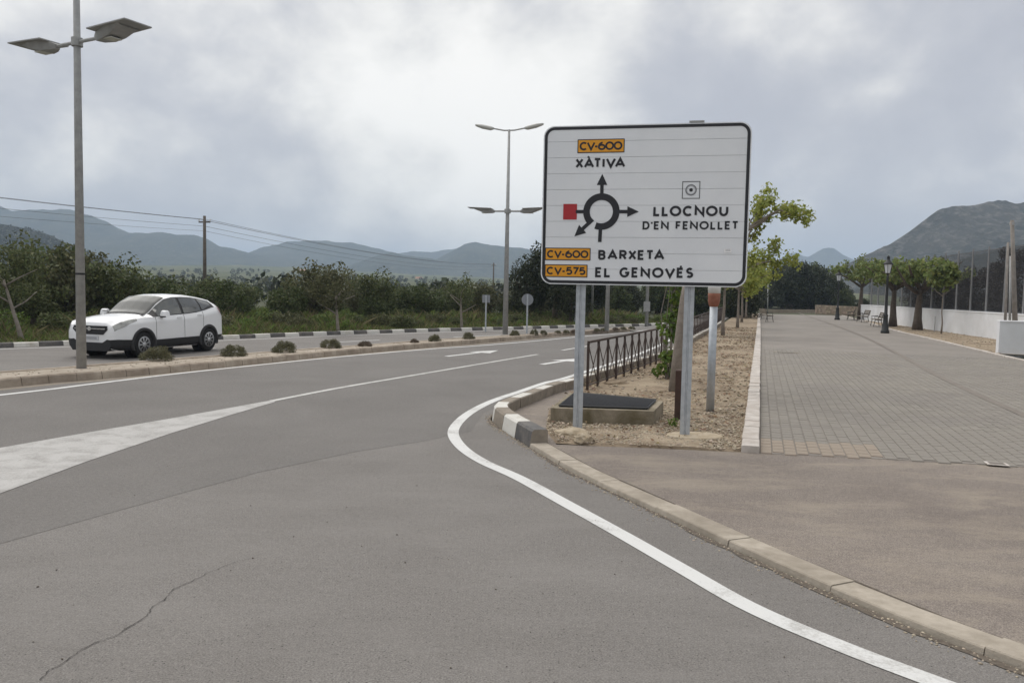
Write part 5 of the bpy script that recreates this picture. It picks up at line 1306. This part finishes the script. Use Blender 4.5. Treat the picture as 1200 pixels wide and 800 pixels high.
    pl = MB().box((-.012, 0, .52), (.012, .52, .11)).build('number_plate', M['plate'], t)
    MB().box((-.0185, 0, .52), (.002, .42, .06)).build('plate_print', M['grey_film'], pl)
    # wheels
    ty = MB(); ty.lathe([(.20, -.10), (.29, -.105), (.325, -.09), (.335, -.06), (.335, .06), (.325, .09), (.29, .105), (.20, .10)], 32)
    tym = ty.mesh('tyre', M['tyre'], True)
    rm_ = MB(); rm_.lathe([(.215, -.105), (.205, -.085), (.19, -.05), (.06, -.04), (.0, -.04)], 28); rmm = rm_.mesh('rim', M['tyre'], True)
    sp_ = MB(); 
    sp_.lathe([(.215, -.108), (.20, -.100), (.12, -.094), (.05, -.100), (.0, -.102)], 28)
    spm = sp_.mesh('wheel_cover', M['rim'], True)
    sl_ = MB()
    for k in range(9):
        a = 6.283 * k / 9; sl_.add([(r_q * math.cos(a + o_), r_q * math.sin(a + o_), -z_) for r_q, o_, z_ in ((.07, -.20, .1115), (.182, -.20, .1115), (.182, .20, .1115), (.07, .20, .1115))], [(0, 1, 2, 3)])
    slm = sl_.mesh('cover_slots', M['car_black'])
    for wx, _ in wheels:
        for s in (-1, 1):
            w = link('wheel', tym, t); w.location = (wx, s * .785, .335); w.rotation_euler = (R(90) if s > 0 else R(-90), 0, 0)
            w.rotation_euler = (R(-90), 0, 0) if s < 0 else (R(90), 0, 0)
            # outer face is local -z
            w.rotation_euler = (R(-90) if s < 0 else R(90), R(0), 0)
            link('rim', rmm, w); link('wheel_cover', spm, w); link('cover_slots', slm, w)
            if s < 0: w.rotation_euler = (R(-90), 0, 0)
    return t
car = build_car()
CS = .955; az = R(17); rz = R(90) - az
ca, sa_ = math.cos(rz), math.sin(rz)
fw = at(166, 418.9)
lx, ly = .86 * CS, -.80 * CS
car.location = (fw.x - (lx * ca - ly * sa_), fw.y - (lx * sa_ + ly * ca), 0.009); car.rotation_euler = (0, 0, rz); car.scale = (CS,) * 3

# ---------------------------------------------------------------- hills and far country
from mathutils import noise as mnoise
def hill(name, pts, D, depth, m, rough=.05, nx=150, ny=26, foot=.25, seed=0, backd=.6, scale=1.0, exp=1.3, jit=1.2):
    px = np.array([p[0] for p in pts], float); py = np.array([p[1] for p in pts], float)
    xs = np.linspace(px[0], px[-1], nx); ridge = [far(x, float(np.interp(x, px, py)) + jit * mnoise.fractal(Vector((x * .045, seed * 7.0, 0)), 1.0, 2.0, 4), D) for x in xs]
    hmax = max(r.z for r in ridge); V = []
    ts = list(np.linspace(0, 1, ny)) + [1.12, 1.3, 1.5]
    for t in ts:
        for r in ridge:
            Y = D - depth * (1 - t); 
            if t <= 1: k = foot * t + (1 - foot) * t ** exp
            else: k = 1 - (t - 1) * 1.4
            p = Vector((r.x, Y, 0)); q = p / (hmax * 2.2 * scale) + Vector((seed * 3.1, 0, seed))
            nz = mnoise.fractal(q, 1.0, 2.0, 5) * hmax * rough * 3 * math.sin(math.pi * min(max(t, .03), 1) ** .8) + mnoise.fractal(q * 7, 1.0, 2.0, 4) * hmax * rough * .35
            V.append((r.x, Y, max(r.z * k + nz - (.4 if t == 0 else 0), -.5 if t == 0 else -3)))
    n = nx; F = []
    for j in range(len(ts) - 1):
        for i in range(nx - 1): F.append((j * n + i, j * n + i + 1, (j + 1) * n + i + 1, (j + 1) * n + i))
    return kind(link(name, mesh_np(name, V, F, m, True)), 'structure')
def hill_mat(name, a, b, c, s1, s2, rock=.5):
    m = bpy.data.materials.new(name); m.use_nodes = True; t = m.node_tree; bs = t.nodes['Principled BSDF']; bs.inputs['Roughness'].default_value = 1; bs.inputs['Specular IOR Level'].default_value = .1
    src = N(t, 'ShaderNodeTexCoord').outputs['Object']
    mpn = N(t, 'ShaderNodeMapping', inp={3: (1.3, .7, 1.0)}); L(t, src, mpn.inputs[0])
    n1 = N(t, 'ShaderNodeTexNoise', inp={'Scale': s1, 'Detail': 8, 'Roughness': .65}); L(t, mpn.outputs[0], n1.inputs['Vector'])
    n2 = N(t, 'ShaderNodeTexNoise', inp={'Scale': s2, 'Detail': 6, 'Roughness': .7}); L(t, mpn.outputs[0], n2.inputs['Vector'])
    m1 = N(t, 'ShaderNodeMix', data_type='RGBA', inp={6: a + (1,), 7: b + (1,)}); r1 = N(t, 'ShaderNodeMapRange', inp={1: .38, 2: .62}); L(t, n1.outputs[0], r1.inputs[0]); L(t, r1.outputs[0], m1.inputs[0])
    m2 = N(t, 'ShaderNodeMix', data_type='RGBA', inp={7: c + (1,)}); r2 = N(t, 'ShaderNodeMapRange', inp={1: .60 - .12 * rock, 2: .70, 4: .9}); L(t, n2.outputs[0], r2.inputs[0]); L(t, r2.outputs[0], m2.inputs[0]); L(t, m1.outputs[2], m2.inputs[6])
    L(t, m2.outputs[2], bs.inputs['Base Color'])
    bp = N(t, 'ShaderNodeBump', inp={'Strength': .8, 'Distance': 12.0}); L(t, n2.outputs[0], bp.inputs['Height']); L(t, bp.outputs[0], bs.inputs['Normal'])
    return m
HM1 = hill_mat('forest_hill', (.022, .028, .015), (.055, .058, .034), (.13, .12, .085), .014, .07, .5)
HM2 = hill_mat('rocky_hill', (.030, .032, .022), (.068, .064, .048), (.20, .185, .16), .02, .10, 1.0)
HM3 = hill_mat('dark_wood_hill', (.018, .022, .012), (.032, .036, .018), (.05, .05, .03), .03, .15, .2)
HM4 = hill_mat('farmland', (.075, .088, .042), (.115, .120, .060), (.19, .17, .11), .014, .02, .35)
hill('farmland_rise', [(-500, 318), (-100, 312), (0, 309), (100, 310), (200, 312), (300, 311), (420, 318), (520, 323), (640, 328), (800, 334), (1000, 341)], 1500, 1200, HM4, .03, foot=.5, seed=1, exp=1.1, backd=.3)
hill('wooded_hill', [(-420, 262), (-200, 252), (-60, 254), (0, 262), (30, 267), (60, 277), (85, 287), (104, 296), (118, 304), (150, 315), (190, 324)], 760, 260, HM3, .03, foot=.3, seed=2)
hill('hill_range', [(-500, 232), (-200, 232), (-60, 240), (0, 241), (16, 247), (40, 246), (72, 244.5), (92, 248), (112, 255), (135, 266), (152, 273), (170, 272), (186, 271), (205, 275), (228, 275), (240, 280), (258, 288), (285, 294), (320, 303), (380, 318)], 2200, 870, HM1, .07, seed=3, nx=220)
hill('hill_range', [(255, 312), (290, 297), (305, 291), (322, 286), (340, 283), (362, 281.5), (385, 282.5), (410, 285), (430, 288), (448, 292.5), (470, 299), (500, 308), (560, 322)], 2600, 750, HM1, .055, seed=4)
hill('hill_range', [(360, 325), (400, 317), (425, 305), (445, 298.5), (458, 296), (470, 298), (490, 301), (515, 305), (545, 311), (600, 322)], 2000, 500, HM1, .065, seed=5)
hill('hill_range', [(440, 310), (465, 297), (485, 294.5), (505, 295.5), (525, 292.5), (545, 290), (570, 296), (620, 310)], 3100, 560, HM1, .02, seed=6)
hill('hill_range', [(480, 318), (512, 303), (530, 294), (545, 286), (556, 284), (572, 286), (590, 289), (612, 291), (640, 295), (700, 305), (780, 320), (860, 335)], 2300, 800, HM1, .065, seed=7)
hill('far_peak', [(890, 325), (915, 303), (925, 297.5), (933, 296), (941, 300), (947, 301), (956, 296), (964, 291), (970, 289.5), (977, 291), (988, 299), (1005, 306), (1060, 325)], 3200, 460, HM1, .02, seed=8)
hill('mountain', [(930, 346), (965, 326), (985, 313), (1003, 304), (1022, 297), (1040, 290), (1052, 282), (1064, 274), (1073, 266), (1084, 259), (1092, 252), (1106, 246), (1120, 241.5), (1140, 239.5), (1160, 238), (1178, 235), (1195, 236.5), (1230, 238), (1300, 250), (1400, 268), (1600, 300)], 900, 400, HM2, .085, nx=420, ny=130, seed=9, jit=2.6)
hill('foothill', [(990, 350), (1030, 338), (1060, 326), (1090, 316), (1130, 303), (1170, 292), (1220, 286), (1300, 285), (1500, 300)], 520, 200, hill_mat('scrub_hill', (.035, .036, .026), (.055, .054, .042), (.10, .095, .08), .02, .09, .3), .04, seed=10)
# scattered far trees over the farmland: one mass
g = np.random.default_rng(77); cl = []
for k in range(420):
    px = g.uniform(-30, 640); Y = g.uniform(95, 900) ** 1.0; b = far(px, 330, Y)
    zb = max(0, far(px, float(np.interp(px, [0, 300, 420, 520, 640], [309, 311, 318, 323, 328])), 1500).z * np.clip((Y - 300) / 1200, 0, 1) ** 1.05 * 1.0)
    h = g.uniform(1.6, 3.2) * (1.5 if g.random() > .93 else 1)
    cl.append((b.x, Y, zb + h * .5, h * .62))
cl = np.array(cl)
V, F = leaves(cl[:, :3], 60, cl[:, 3], .42, g, .2, .8)
kind(link('far_trees', mesh_np('far_trees', V, F, M['far_tree'])), 'stuff')
# wood on the near left hill
cl = []
for k in range(420):
    px = g.uniform(-20, 118); top = float(np.interp(px, [0, 30, 60, 85, 104, 118], [262, 267, 277, 287, 296, 304])); s_ = g.random() ** .7
    py = top + (1 - s_) * 34; Y = 760 - 150 * (1 - s_); b = far(px, py, Y); cl.append((b.x, Y, b.z - 1.5, g.uniform(2.0, 4.2)))
cl = np.array(cl); V, F = leaves(cl[:, :3], 70, cl[:, 3], .8, g, .2, .8)
kind(link('hillside_wood', mesh_np('hillside_wood', V, F, M['far_tree'])), 'stuff')
# far houses
for px, py, Y, w, lab in ((355, 319.5, 1050, 9, 'small white house among dark trees below the middle hill'), (491, 329, 900, 7, 'tiny white farmhouse on the valley floor, right of the other one'), (110, 303, 1350, 14, 'pale low building at the foot of the wooded hill'), (555, 329, 1300, 16, 'long white building at the foot of the right-hand hill')):
    b = far(px, py, Y); t = thing('farmhouse', lab, 'house', (b.x, Y, b.z - 2))
    MB().box((0, 0, 1), (w, 7, 7)).build('wall', M['house'], t)
    MB().add([(-w / 2 - .4, -4, 4.5), (w / 2 + .4, -4, 4.5), (w / 2 + .4, 4, 4.5), (-w / 2 - .4, 4, 4.5), (-w / 2, 0, 6.4), (w / 2, 0, 6.4)], [(0, 1, 5, 4), (2, 3, 4, 5), (1, 2, 5), (3, 0, 4), (3, 2, 1, 0)]).build('roof', M['rooftile'], t)
    for x in (-w * .28, w * .2): MB().box((x, -3.52, 1.6), (1.0, .08, 1.4)).build('window', M['car_black'], t)

# ---------------------------------------------------------------- haze
hz = MB().box((0, 3800, 119), (15000, 8600, 242)).build('haze', None); kind(hz, 'stuff')
hm = bpy.data.materials.new('haze_air'); hm.use_nodes = True; t = hm.node_tree; t.nodes.clear()
oo_ = N(t, 'ShaderNodeOutputMaterial'); pv = N(t, 'ShaderNodeVolumePrincipled'); pv.inputs['Color'].default_value = (.64, .79, 1.0, 1); pv.inputs['Density'].default_value = 3.0e-4
L(t, pv.outputs[0], oo_.inputs['Volume']); hz.data.materials.append(hm)
